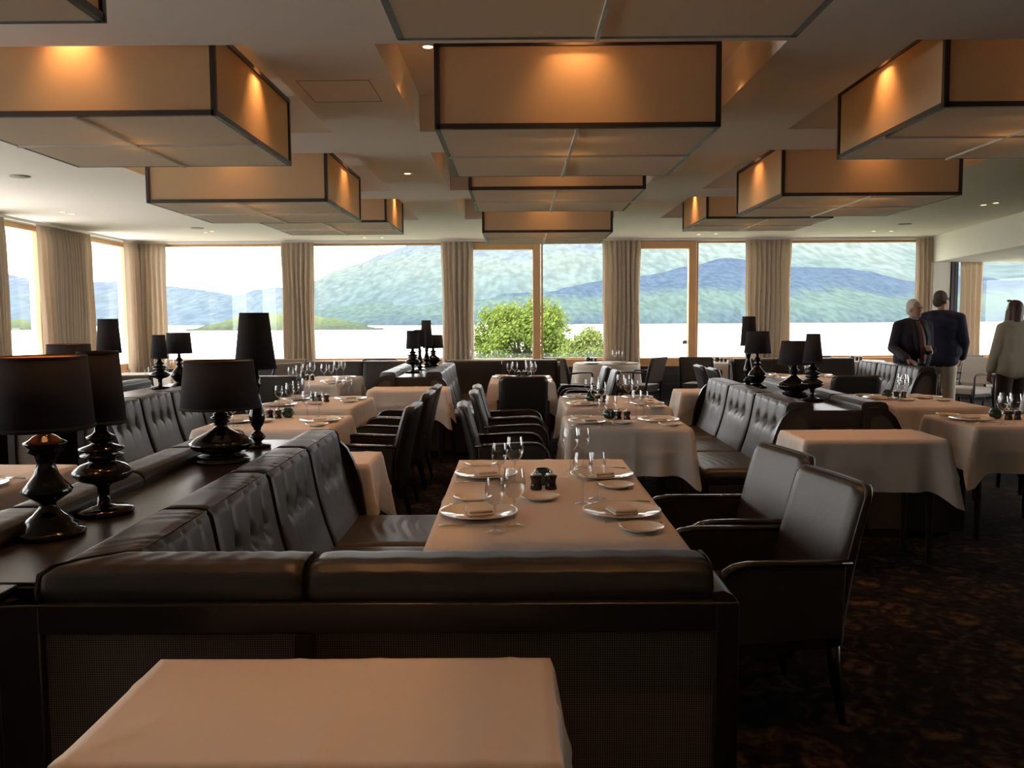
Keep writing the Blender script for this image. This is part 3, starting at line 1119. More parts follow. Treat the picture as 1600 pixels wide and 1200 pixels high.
def make_armchair(leather='leather_chair', frame='wood'):
    """faces local +y, origin under the seat centre"""
    t = thing('armchair', 'armchair', 'chair')
    # seat
    MB().box(-.235, .235, -.20, .235, .33, .455).build('seat', leather, t, bevel=.028, segs=3)
    # back: built from slices so that it really curves
    w, z0, z1, rad = .50, .30, .872, .055
    mb = MB()
    NZ, NX = 16, 14

    def half(z):
        return w / 2 if z < z1 - rad else w / 2 - rad + math.sqrt(max(0, rad ** 2 - (z - (z1 - rad)) ** 2))

    def fn(side):
        def g(u, v):
            z = z0 + (z1 - z0) * (1 - (1 - v) ** 1.6)
            tt = (z - z0) / (z1 - z0)
            x = (u * 2 - 1) * half(z)
            e = 1 - (2 * u - 1) ** 2
            ym = -.225 - .125 * tt ** 1.4
            th = (.046 - .012 * tt) * (0.35 + .65 * min(1, e * 6)) * (1 if v < .93 else .35 + .65 * (1 - v) / .07)
            return (x, ym + side * th + (.006 * e if side > 0 else 0) - .012 * e, z)
        return g
    mb.grid(fn(1), NX, NZ)
    mb.grid(fn(-1), NX, NZ)
    a, b = 0, (NX + 1) * (NZ + 1)
    W = NZ + 1
    edge = [j for j in range(W)] + [i * W + NZ for i in range(1, NX + 1)] + [NX * W + j for j in range(NZ - 1, -1, -1)] + [i * W for i in range(NX - 1, 0, -1)]
    for q in range(len(edge)):
        e1, e2 = edge[q], edge[(q + 1) % len(edge)]
        mb.f.append((a + e1, a + e2, b + e2, b + e1))
    bk = mb.build('backrest', leather, t, smooth=True)
    # piping round the back edge
    pp = MB()
    g = fn(1)
    pts = [g(0, v / 14) for v in range(15)] + [g(u / 12, 1) for u in range(1, 13)] + [g(1, v / 14) for v in range(13, -1, -1)]
    pp.tube(pts, .0045, 6)
    pp.build('piping', leather, bk, smooth=True)
    for s in (-1, 1):
        x0, x1 = (s * .238, s * .280)
        xa, xb = min(x0, x1), max(x0, x1)
        prof = [(-.235, .335), (-.245, .598), (-.05, .606), (.12, .612), (.175, .603), (.212, .575), (.232, .53), (.239, .46), (.236, .335)]
        ar = MB().prism(prof, xa + .004, xb - .004, 'x').build('arm', leather, t, bevel=.008)
        # polished wooden cap following the arm
        cp = MB()
        top = [(-.265, .600), (-.15, .603), (-.05, .607), (.03, .611), (.12, .613), (.165, .607), (.195, .592), (.218, .567), (.233, .535), (.241, .49), (.243, .43), (.24, .36)]
        xm = (xa + xb) / 2
        cp.tube([(xm, y, z + .004) for y, z in top], [.021] * 10 + [.019, .017], 10, flat=.55)
        cp.build('arm_cap', 'polish', ar, smooth=True)
        fl = MB().tube([(xm, .215, .36), (xm, .218, .20), (xm - s * .002, .226, 0)], [.024, .020, .014], 10).build('leg', frame, t, smooth=True)
        rl = MB().tube([(s * .222, -.225, .36), (s * .222, -.235, .20), (s * .222, -.275, 0)], [.025, .022, .014], 10).build('leg', frame, t, smooth=True)
    MB().box(-.235, .235, -.215, .22, .285, .335).build('seat_rail', leather, t, bevel=.006)
    return t


def make_taupe(mat_='taupe'):
    """window chair: upholstered slab back with a gap above the seat, thin dark frame and arms"""
    t = thing('armchair', 'chair', 'chair')
    MB().box(-.235, .235, -.22, .255, .37, .465).build('seat', mat_, t, bevel=.025, segs=3)
    mb = MB()
    vs = []
    for z, y, w in ((.50, -.24, .235), (.62, -.262, .238), (.76, -.295, .240), (.875, -.335, .240)):
        vs += [(-w, y + .025, z), (w, y + .025, z), (w, y - .025, z), (-w, y - .025, z)]
    fs = [(0, 1, 2, 3), (12, 15, 14, 13)]
    for k in range(3):
        for q in range(4):
            fs.append((k * 4 + q, k * 4 + (q + 1) % 4, k * 4 + 4 + (q + 1) % 4, k * 4 + 4 + q))
    mb.add(vs, fs)
    mb.build('backrest', mat_, t, bevel=.014)
    for s in (-1, 1):
        MB().tube([(s * .25, -.335, .86), (s * .25, -.285, .72), (s * .25, -.25, .55), (s * .25, -.235, .36), (s * .248, -.25, .2), (s * .245, -.30, 0)], [.012, .016, .018, .02, .018, .013], 8).build('leg', 'wood', t, smooth=True)
        MB().tube([(s * .25, -.27, .645), (s * .25, .0, .655), (s * .25, .2, .65), (s * .25, .235, .62), (s * .248, .24, .42), (s * .245, .25, .2), (s * .245, .255, 0)], [.016, .017, .017, .016, .018, .017, .013], 8, flat=.8).build('arm', 'wood', t, smooth=True)
    MB().box(-.24, .24, -.22, .245, .335, .372).build('seat_rail', 'wood', t, bevel=.004)
    return t


GA = 'dark leather armchairs'
FX, FNX, FY, FNY = -R90, R90, 0.0, PI          # facing +x, -x, +y, -y
for x, y, a, lab in [
        (.865, 3.18, FNX + .17, 'big dark leather armchair nearest the camera, right of the laid table'),
        (.875, 3.80, FNX + .19, 'dark leather armchair right behind the nearest one at the laid table'),
        (-1.07, 6.02, FNX - .04, 'dark armchair seen from behind at the nearer left booth table'),
        (-1.07, 7.05, FNX - .03, 'dark armchair seen from behind, middle one along the left booth tables'),
        (-1.07, 7.66, FNX - .03, 'dark armchair seen from behind, farthest along the left booth tables'),
        (-.03, 6.05, FX + .04, 'dark armchair left of the front centre table, turned right'),
        (-.00, 7.06, FX + .03, 'dark armchair left of the second centre table, nearer one'),
        (.00, 7.64, FX + .02, 'dark armchair left of the second centre table, farther one'),
        (.07, 9.13, FY, 'dark armchair with its back to the camera in the centre aisle'),
        (.79, 9.78, FNX, 'light-edged leather armchair right of the far centre booth table, nearer one'),
        (.76, 10.55, FNX, 'light-edged leather armchair right of the far centre booth table, farther one'),
        (2.64, 10.02, FX, 'dark armchair left of the far right booth table, nearer one'),
        (2.62, 10.66, FX, 'dark armchair left of the far right booth table, farther one'),
        (3.43, 8.98, FY, 'dark armchair with its back to the camera behind the right lamps'),
        (4.33, 7.55, FNX + .05, 'grey-lit leather armchair at the right edge, farther one'),
        (4.36, 6.72, FNX + .05, 'grey-lit leather armchair at the right edge, nearer one, cut by the frame')]:
    place('armchair', make_armchair, (x, y, 0), a, lab, GA)
GW = 'fabric chairs by the windows'
for x, y, a, lab in [
        (.80, 12.92, FX + .72, 'taupe fabric chair left of the round table at the glazed doors'),
        (1.86, 12.96, FNX - .62, 'taupe fabric chair right of the round table at the glazed doors'),
        (2.83, 13.12, FX + 1.1, 'taupe fabric chair left of the round table right of the doors'),
        (-4.30, 9.62, FY + .2, 'taupe fabric chair seen from behind at the left window table'),
        (-3.86, 10.2, FNX - .3, 'taupe fabric chair partly hidden behind the small lamps on the left'),
        (4.55, 13.25, FY - .2, 'taupe fabric chair showing above the far right bench back'),
        (-2.05, 13.2, FY, 'taupe fabric chair showing above the far left bench back')]:
    place('taupe', make_taupe, (x, y, 0), a, lab, GW)
place('beige', lambda: make_taupe('beige'), (-3.47, 13.25, 0), FY + .15, 'light beige chair in front of the curtain between the left windows', GW)
place('beige', None, (-3.42, 11.9, 0), FNX - .5, 'beige chair behind the tall lamp shade of the front console', GW)
place('cream', lambda: make_taupe('cream'), (6.35, 12.1, 0), FNX + .55, 'cream upholstered chair beside the man in navy, facing the room', GW)
place('cream', None, (7.15, 13.3, 0), FX + .55, 'cream upholstered chair between the curtain and the woman', GW)

# ------------------------------------------------------------------ table lamps
# base profiles, height 1 = bottom of the shade
LP = {
    'baluster': [(.30, 0), (.31, .03), (.295, .06), (.24, .075), (.245, .10), (.20, .125), (.205, .15), (.13, .20), (.075, .27), (.07, .31), (.12, .345), (.20, .40), (.215, .43), (.16, .50), (.105, .58), (.075, .68), (.10, .76), (.15, .79), (.13, .82), (.17, .85), (.18, .875), (.13, .90), (.10, .93), (.06, .95), (.05, 1.03)],
    'bulb': [(.26, 0), (.27, .02), (.265, .065), (.13, .08), (.06, .105), (.055, .30), (.09, .335), (.22, .385), (.27, .44), (.27, .485), (.20, .55), (.12, .585), (.125, .61), (.19, .64), (.195, .66), (.14, .685), (.205, .715), (.205, .735), (.10, .775), (.085, .80), (.13, .84), (.135, .86), (.085, .885), (.06, .92), (.05, 1.03)],
    'onion': [(.33, 0), (.345, .03), (.33, .06), (.27, .08), (.30, .11), (.29, .14), (.23, .165), (.235, .20), (.33, .24), (.385, .32), (.385, .37), (.31, .45), (.19, .54), (.10, .62), (.075, .66), (.072, .72), (.11, .75), (.085, .78), (.12, .81), (.12, .84), (.08, .87), (.09, .90), (.05, .93), (.045, 1.03)],
    'slim': [(.20, 0), (.21, .015), (.205, .035), (.08, .05), (.06, .075), (.11, .11), (.13, .14), (.10, .17), (.055, .21), (.06, .25), (.095, .29), (.125, .37), (.12, .43), (.085, .54), (.06, .66), (.055, .75), (.085, .80), (.06, .84), (.075, .88), (.045, .92), (.04, 1.03)],
    'diamond': [(.30, 0), (.315, .035), (.24, .075), (.16, .115), (.14, .15), (.20, .20), (.29, .33), (.30, .36), (.24, .46), (.10, .60), (.08, .66), (.13, .70), (.08, .745), (.12, .80), (.12, .83), (.06, .88), (.05, .93), (.045, 1.03)],
}


def table_lamp(kind, loc, hb, ht, rt, rb, label, wb=1.0, lit=False):
    """hb: height of the shade's lower edge, ht: total height"""
    t = thing('table_lamp', label, 'lamp', loc, 0, 'black table lamps with lathe-turned bases')
    MB().lathe([(r * wb * .32, z * hb) for r, z in LP[kind]], 28, cap0=True, cap1=True).build('base', 'lacquer', t, smooth=True)
    sh = MB().lathe([(rb, hb), (rt, ht)], 36).build('shade', 'shade', t, smooth=True)
    sh.modifiers.new('thick', 'SOLIDIFY').thickness = .003
    MB().lathe([(rt - .0005, ht - .012), (rt + .0025, ht - .006), (rt - .0005, ht)], 36).build('upper_trim', 'shade', sh, smooth=True)
    MB().lathe([(rb - .0005, hb), (rb + .0025, hb + .006), (rb - .0005, hb + .012)], 36).build('lower_trim', 'shade', sh, smooth=True)
    MB().lathe([(rb - .004, hb + .004), (rt - .004, ht - .004)], 36).build('shade_lining', 'shade_in', sh, smooth=True)
    MB().tube([(0, 0, hb - .01), (0, 0, hb + .05)], .012, 8).build('socket', 'lacquer', t)
    MB().ball((0, 0, hb + .085), (.026, .026, .034), 12).build('light_bulb', 'bulb' if lit else 'porcelain', t, smooth=True)
    wr = MB()
    for k in range(3):
        a = 2 * PI * k / 3
        wr.tube([(0, 0, hb + .05), (rt * cos(a) * .97, rt * sin(a) * .97, ht - .03)], .0022, 5)
    wr.build('shade_holder', 'steel', t)
    if lit:
        ld = bpy.data.lights.new('lamp_glow', 'POINT')
        ld.energy = .9
        ld.color = WARM
        ld.shadow_soft_size = .03
        lo = bpy.data.objects.new('lamp_glow', ld)
        COL.objects.link(lo)
        lo.parent = t
        lo.location = (0, 0, hb + .13)
    return t


ZT = .848
table_lamp('baluster', (-1.362, 2.45, ZT), .312, .522, .121, .135, 'black table lamp nearest the left edge, wide shade and fluted vase base', 1.0, True)
table_lamp('bulb', (-1.335, 2.73, ZT), .292, .525, .062, .078, 'black table lamp with disc foot, behind the left-edge lamp', 1.05)
table_lamp('onion', (-1.30, 3.74, ZT), .235, .445, .145, .168, 'black lamp with big onion-shaped base and wide shade, front console', 1.12)
table_lamp('slim', (-1.265, 4.15, ZT), .385, .655, .068, .099, 'tall slim black lamp with a long shade, end of the front console', .95)
table_lamp('onion', (-3.12, 5.97, ZT), .205, .46, .138, .155, 'black lamp mostly hidden behind the left-edge lamps, near end of the left console', .8, True)
table_lamp('slim', (-3.40, 7.15, ZT), .352, .636, .078, .099, 'tall black lamp against the left wall window', .95)
table_lamp('bulb', (-3.245, 7.78, ZT), .274, .489, .055, .074, 'small narrow black lamp in front of the corner curtain', 1.0)
table_lamp('diamond', (-3.15, 8.0, ZT), .311, .505, .105, .119, 'small black lamp with wide shade, right of the narrow one at the corner curtain', .85)
table_lamp('bulb', (-1.19, 9.85, ZT), .277, .486, .063, .076, 'leftmost black lamp on the far console', 1.0)
table_lamp('slim', (-1.165, 10.35, ZT), .283, .490, .067, .078, 'second black lamp on the far console, half behind the leftmost', 1.0)
table_lamp('slim', (-1.15, 11.0, ZT), .270, .600, .059, .084, 'tallest black lamp on the far console', 1.1)
table_lamp('diamond', (-1.085, 11.2, ZT), .238, .410, .119, .136, 'rightmost far-console lamp with wide shade and diamond base', 1.1)
table_lamp('slim', (2.08, 7.70, ZT), .362, .624, .056, .072, 'tall black lamp glowing orange at the top, far end of the right console', 1.0, True)
table_lamp('diamond', (2.10, 7.48, ZT), .304, .495, .096, .114, 'black lamp with diamond base in front of the glowing one, right console', .85)
table_lamp('onion', (2.155, 6.66, ZT), .248, .432, .098, .124, 'black lamp with onion base and wide shade, right console', 1.0)
table_lamp('bulb', (2.175, 6.30, ZT), .281, .494, .048, .072, 'narrow black lamp nearest the camera on the right console', .92)


# ------------------------------------------------------------------ tableware
def make_glass(kind):
    def mk():
        t = thing('wine_glass', 'glass', 'wine glass')
        if kind == 'red':
            H_, rb, zb = .202, .039, .092
            bowl = [(.004, zb), (.018, zb + .006), (.031, zb + .022), (.0385, zb + .045), (.0395, zb + .056), (.036, zb + .082), (.0315, zb + .110)]
        else:
            H_, rb, zb = .188, .033, .090
            bowl = [(.004, zb), (.016, zb + .006), (.027, zb + .021), (.0325, zb + .040), (.0335, zb + .052), (.031, zb + .075), (.0275, zb + .098)]
        MB().lathe(bowl, 22).build('bowl', 'crystal', t, smooth=True)
        MB().lathe([(.0045, .004), (.0036, .02), (.0034, zb - .02), (.0060, zb)], 10).build('stem', 'crystal', t, smooth=True)
        MB().lathe([(.034, .0005), (.034, .002), (.015, .0045), (.0045, .0075)], 22).build('foot', 'crystal', t, smooth=True)
        return t
    return mk


def make_tumbler():
    t = thing('water_glass', 'glass', 'glass')
    MB().lathe([(.001, .004), (.028, .004), (.031, .03), (.033, .11)], 18).build('bowl', 'crystal', t, smooth=True)
    MB().lathe([(.001, .0005), (.027, .0005), (.028, .004)], 18).build('foot', 'crystal', t, smooth=True)
    return t


def make_plate(r):
    def mk():
        t = thing('dinner_plate' if r > .1 else 'side_plate', 'plate', 'plate')
        MB().lathe([(.001, .004), (r * .60, .004), (r * .66, .008), (r * .97, .0165), (r, .0175), (r, .0155), (r * .66, .004), (r * .6, .0005), (.001, .0005)], 40).build('dish', 'porcelain', t, smooth=True)
        MB().lathe([(r * .985, .0172), (r * 1.003, .0178), (r * 1.003, .016)], 40).build('rim', 'porcelain', t, smooth=True)
        return t
    return mk


def make_napkin():
    t = thing('napkin', 'napkin', 'napkin')
    MB().box(-.052, .052, -.045, .045, 0, .010).build('lower_fold', 'napkin', t, bevel=.004)
    MB().box(-.050, .040, -.043, .044, .0102, .020).build('upper_fold', 'napkin', t, bevel=.0045)
    return t


def make_knife():
    t = thing('table_knife', 'knife', 'knife')
    MB().tube([(0, -.105, .004), (0, -.06, .006), (0, -.015, .005)], [.006, .0078, .0062], 8, flat=.6).build('handle', 'steel', t, smooth=True)
    MB().prism([(-.006, -.015), (.006, -.015), (.009, .03), (.008, .085), (.002, .112), (-.006, .112)], .0025, .0045, 'z').build('blade', 'steel', t)
    return t


def make_fork():
    t = thing('table_fork', 'fork', 'fork')
    MB().tube([(0, -.10, .004), (0, -.04, .0055), (0, .035, .007)], [.0065, .0045, .003], 8, flat=.5).build('handle', 'steel', t, smooth=True)
    h = MB().prism([(-.003, .035), (.003, .035), (.011, .052), (.011, .065), (-.011, .065), (-.011, .052)], .006, .0085, 'z')
    for k in range(4):
        x = -.009 + .006 * k
        h.box(x - .0015, x + .0015, .065, .100, .006, .0085)
    h.build('head', 'steel', t)
    return t


def make_mill():
    t = thing('pepper_mill', 'mill', 'mill')
    MB().lathe([(.024, 0), (.026, .004), (.022, .022), (.020, .030), (.022, .042), (.0265, .056), (.024, .060), (.001, .061)], 20, cap0=True).build('body', 'mill', t, smooth=True)
    MB().lathe([(.012, .0605), (.022, .0605), (.021, .0655), (.012, .0665)], 18).build('crown', 'steel', t, smooth=True)
    MB().lathe([(.010, .060), (.011, .064), (.004, .067), (.0045, .070), (.0075, .074), (.005, .080), (.001, .081)], 14).build('knob', 'steel', t, smooth=True)
    return t


def make_votive():
    t = thing('candle_holder', 'votive', 'candle holder')
    prof = [(.020, 0), (.033, .008), (.044, .026), (.046, .036), (.042, .052), (.031, .066), (.027, .070), (.025, .066), (.036, .048), (.038, .034), (.024, .012), (.001, .010)]
    mb = MB().lathe(prof, 40, cap0=True)
    mb.v = [(x * (1 + .03 * cos(10 * math.atan2(y, x))), y * (1 + .03 * cos(10 * math.atan2(y, x))), z) for x, y, z in mb.v]
    mb.build('bowl', 'green', t, smooth=True)
    MB().lathe([(.001, .012), (.019, .012), (.019, .030), (.001, .031)], 14).build('candle', 'porcelain', t)
    return t


MAKE = {'red': make_glass('red'), 'white': make_glass('white'), 'tumbler': make_tumbler, 'dinner': make_plate(.142), 'side': make_plate(.076),
        'napkin': make_napkin, 'knife': make_knife, 'fork': make_fork, 'mill': make_mill, 'votive': make_votive}
GRP = {'red': 'wine glasses on the tables', 'white': 'wine glasses on the tables', 'tumbler': 'water glasses', 'dinner': 'large dinner plates', 'side': 'side plates', 'napkin': 'folded napkins',
       'knife': 'table knives', 'fork': 'table forks', 'mill': 'dark wooden mills', 'votive': 'green glass candle holders'}
WORD = {'red': 'taller wine glass', 'white': 'shorter wine glass', 'tumbler': 'water glass', 'dinner': 'large dinner plate', 'side': 'small side plate', 'napkin': 'folded linen napkin',
        'knife': 'table knife', 'fork': 'table fork', 'mill': 'dark wooden mill', 'votive': 'green glass candle holder'}


def put(kind, x, y, z, rz, label):
    return place(kind, MAKE[kind], (x, y, z), rz, label, GRP[kind])


def setting(tk, side, pos, where, tname, glasses=True, plates=True, jit=0.0):
    """a place at table tk: side 'l','r','n','f' (left, right, near, far edge), pos along that edge in metres"""
    cx, cy, w, d, h = T[tk]
    ang, ox, oy = {'l': (FX, cx - w / 2, pos), 'r': (FNX, cx + w / 2, pos), 'n': (FY, pos, cy - d / 2), 'f': (FNY, pos, cy + d / 2)}[side]
    z = h + .0046
    u = (-sin(ang), cos(ang))
    r = (cos(ang), sin(ang))

    def at(du, dr):
        return ox + u[0] * du + r[0] * dr, oy + u[1] * du + r[1] * dr
    ph = ', %s place of %s' % (where, tname)
    if plates:
        x, y = at(.150, 0)
        put('dinner', x, y, z, 0, WORD['dinner'] + ph)
        put('napkin', x + r[0] * .0, y, z + .0045, ang + .25, WORD['napkin'] + ph)
        x, y = at(.115, -.255)
        put('side', x, y, z, 0, WORD['side'] + ph)
        put('fork', *at(.13, -.165), z, ang, WORD['fork'] + ph)
        put('knife', *at(.125, .178), z, ang, WORD['knife'] + ph)
    if glasses:
        x, y = at(.215, .255)
        put('white', x, y, z, 0, WORD['white'] + ph)
        x, y = at(.225, .165)
        put('red', x + u[0] * .055, y + u[1] * .055, z, 0, WORD['red'] + ph)


NA = 'the front booth table'
setting('A', 'l', 3.09, 'near-left', NA)
setting('A', 'l', 3.87, 'far-left', NA)
setting('A', 'r', 3.10, 'near-right', NA)
setting('A', 'r', 3.84, 'far-right', NA)


def centre(tk, x, y, tname, side=1, plate=True, facing=0.0):
    h = T[tk][4] + .0046
    c, s = cos(facing), sin(facing)
    def at(a, b):
        return x + a * c - b * s, y + a * s + b * c
    put('mill', *at(-.030, 0), h, 0, 'left dark wooden mill on ' + tname)
    put('mill', *at(.032, 0), h, 0, 'right dark wooden mill on ' + tname)
    put('votive', *at(side * .0 if side == 0 else side * .085, .06 if side else .10), h, 0, 'green glass candle holder beside the mills on ' + tname)
    if plate:
        put('side', *at(-.02, -.20), h, 0, 'small side plate in front of the mills on ' + tname)


centre('A', .11, 3.55, NA, side=0)
NB, NB2, NC, ND, NE = 'the front centre table', 'the second centre table', 'the nearer left booth table', 'the farther left booth table', 'the far left bench table'
NG, NM, NK, NL, NT, NN_, NH = 'the far centre booth table', 'the far right booth table', 'the table right of the lamps', 'the nearest right-edge table', 'the left-edge table', 'the left window table', 'the round door table'
setting('B', 'l', 5.84, 'left', NB)
setting('B', 'r', 5.90, 'right', NB)
centre('B', .74, 5.97, NB, side=-1)
setting('B2', 'l', 7.02, 'near-left', NB2)
setting('B2', 'l', 7.60, 'far-left', NB2)
setting('B2', 'r', 7.02, 'near-right', NB2)
setting('B2', 'r', 7.58, 'far-right', NB2)
centre('B2', .72, 7.25, NB2, side=-1, plate=False)
setting('C', 'l', 5.98, 'left', NC)
setting('C', 'r', 6.0, 'right', NC)
centre('C', -1.76, 6.18, NC, side=1)
setting('D', 'l', 7.1, 'near-left', ND)
setting('D', 'l', 7.62, 'far-left', ND)
setting('D', 'r', 7.62, 'far-right', ND)
centre('D', -1.68, 7.40, ND, side=-1)
setting('E', 'l', 9.75, 'near-left', NE)
setting('E', 'l', 10.4, 'far-left', NE)
setting('E', 'r', 9.75, 'near-right', NE)
setting('E', 'r', 10.45, 'far-right', NE)
centre('E', -2.43, 10.05, NE, side=-1, plate=False)
setting('G', 'l', 10.32, 'far-left', NG)
setting('G', 'r', 10.3, 'far-right', NG)
setting('G', 'r', 9.7, 'near-right', NG)
centre('G', .06, 10.5, NG, side=1, plate=False)
setting('M', 'l', 9.8, 'near-left', NM)
setting('M', 'l', 10.35, 'far-left', NM)
setting('M', 'r', 10.3, 'far-right', NM)
centre('M', 3.42, 10.0, NM, side=1, plate=False)
setting('K', 'l', 7.4, 'far-left', NK)
setting('K', 'r', 7.45, 'far-right', NK)
centre('K', 3.33, 7.44, NK, side=-1)
setting('L', 'l', 5.86, 'left', NL)
put('red', 3.27, 5.62, .7546, 0, 'left of two wine glasses in front of the mills on ' + NL)
put('white', 3.47, 5.78, .7546, 0, 'right of two wine glasses beside the mills on ' + NL)
centre('L', 3.40, 5.86, NL, side=-1, plate=False)
setting('TL', 'r', 3.66, 'right', NT)
put('tumbler', -4.80, 11.1, .7546, 0, 'water glass near the front of ' + NN_)
put('red', -4.70, 11.55, .7546, 0, 'left wine glass by the curtain on ' + NN_)
put('red', -4.58, 11.50, .7546, 0, 'right wine glass by the curtain on ' + NN_)
put('dinner', -4.75, 11.3, .7546, 0, 'dinner plate on ' + NN_)
for tk, nm, pts in (('H', NH, [(.12, -.02), (.22, .0), (-.25, .15)]), ('O', 'the round table right of the doors', [(.22, .1), (.34, -.05), (.46, .1)]), ('Q', 'the round table behind the far centre bench', [(-.1, 0), (.02, .1), (.24, .02), (.33, .1)])):
    for i, (dx, dy) in enumerate(pts):
        k = 'red' if i % 2 == 0 else 'white'
        put(k, T[tk][0] + dx, T[tk][1] + dy, .7546 - .004, 0, '%s wine glass on %s, counted from the left' % (('first', 'second', 'third', 'fourth')[sorted(range(len(pts)), key=lambda q: pts[q][0]).index(i)], nm))
centre('H', 1.25, 13.9, NH, side=-1, plate=False)
centre('O', 3.28, 13.6, 'the round table right of the doors', side=-1, plate=False)
centre('P', 5.50, 13.8, 'the round table under the right wide window', side=-1, plate=False)
put('dinner', 1.62, 13.5, .7510, 0, 'dinner plate at the right of ' + NH)
put('dinner', 1.20, 13.5, .7510, 0, 'dinner plate at the left of ' + NH)

# ------------------------------------------------------------------ people
M['skin'] = mat('skin', (0.42, 0.24, 0.17), 0.55)
M['hair_white'] = mat('white_hair', (0.55, 0.53, 0.50), 0.8)
M['hair_dark'] = mat('dark_hair', (0.06, 0.045, 0.035), 0.7)
M['hair_brown'] = mat('brown_hair', (0.085, 0.035, 0.020), 0.5)
M['suit'] = mat('charcoal_suit', (0.014, 0.012, 0.022), 0.85)
M['navy'] = mat('navy_jacket', (0.015, 0.017, 0.040), 0.85)
M['shirt'] = mat('grey_shirt', (0.28, 0.26, 0.27), 0.8)
M['tie'] = mat('red_tie', (0.14, 0.025, 0.030), 0.6)
M['khaki'] = mat('light_trousers', (0.60, 0.50, 0.38), 0.85)
M['brown_cloth'] = mat('brown_trousers', (0.060, 0.040, 0.030), 0.85)
M['cardigan'] = mat('beige_cardigan', (0.42, 0.36, 0.27), 0.95, noise=120, col2=(0.34, 0.29, 0.21))
M['shoe'] = mat('black_shoes', (0.012, 0.010, 0.009), 0.35)
M['eye'] = mat('dark_eye', (0.02, 0.015, 0.012), 0.2)


def remeshed(mb, name, m, parent, vox, smooth_it=4):
    o = mb.build(name, m, parent, smooth=True)
    r = o.modifiers.new('skin_over', 'REMESH')
    r.mode = 'VOXEL'
    r.voxel_size = vox
    r.use_smooth_shade = True
    if smooth_it:
        sm = o.modifiers.new('soften', 'SMOOTH')
        sm.factor = .5
        sm.iterations = smooth_it
    return o


def chain(mb, pts, rs, grow=0.0):
    for (p, q), (a, b) in zip(zip(pts, pts[1:]), zip(rs, rs[1:])):
        mb.capsule(p, a + grow, q, b + grow)
    return mb


def hand(mb, wrist, fdir, nrm, side):
    """palm, four unequal curled fingers and a thumb; fdir: along fingers, nrm: palm normal"""
    w, f, n = Vector(wrist), Vector(fdir).normalized(), Vector(nrm)
    n = (n - f * n.dot(f)).normalized()
    s = f.cross(n).normalized() * side
    for k in range(4):
        o = (k - 1.5) * .019
        mb.capsule(w + s * o * .6, .013, w + f * .085 + s * o, .0115, 8)
    for k, ln in enumerate((.068, .076, .070, .054)):
        o = (k - 1.5) * .0205
        b = w + f * .088 + s * o
        c = b + (f * .85 + n * .5).normalized() * ln * .5
        e = c + (f * .45 + n * .9).normalized() * ln * .5
        mb.capsule(b, .0095, c, .0088, 8)
        mb.capsule(c, .0088, e, .0075, 8)
    b = w + f * .025 - s * .030
    c = b + (f * .7 - s * .75 + n * .2).normalized() * .042
    mb.capsule(b, .0125, c, .0105, 8)
    mb.capsule(c, .0105, c + (f * .9 - s * .1 + n * .35).normalized() * .034, .0085, 8)


def rotz(p, a, c=(0, 0)):
    x, y = p[0] - c[0], p[1] - c[1]
    return (c[0] + x * cos(a) - y * sin(a), c[1] + x * sin(a) + y * cos(a), p[2])


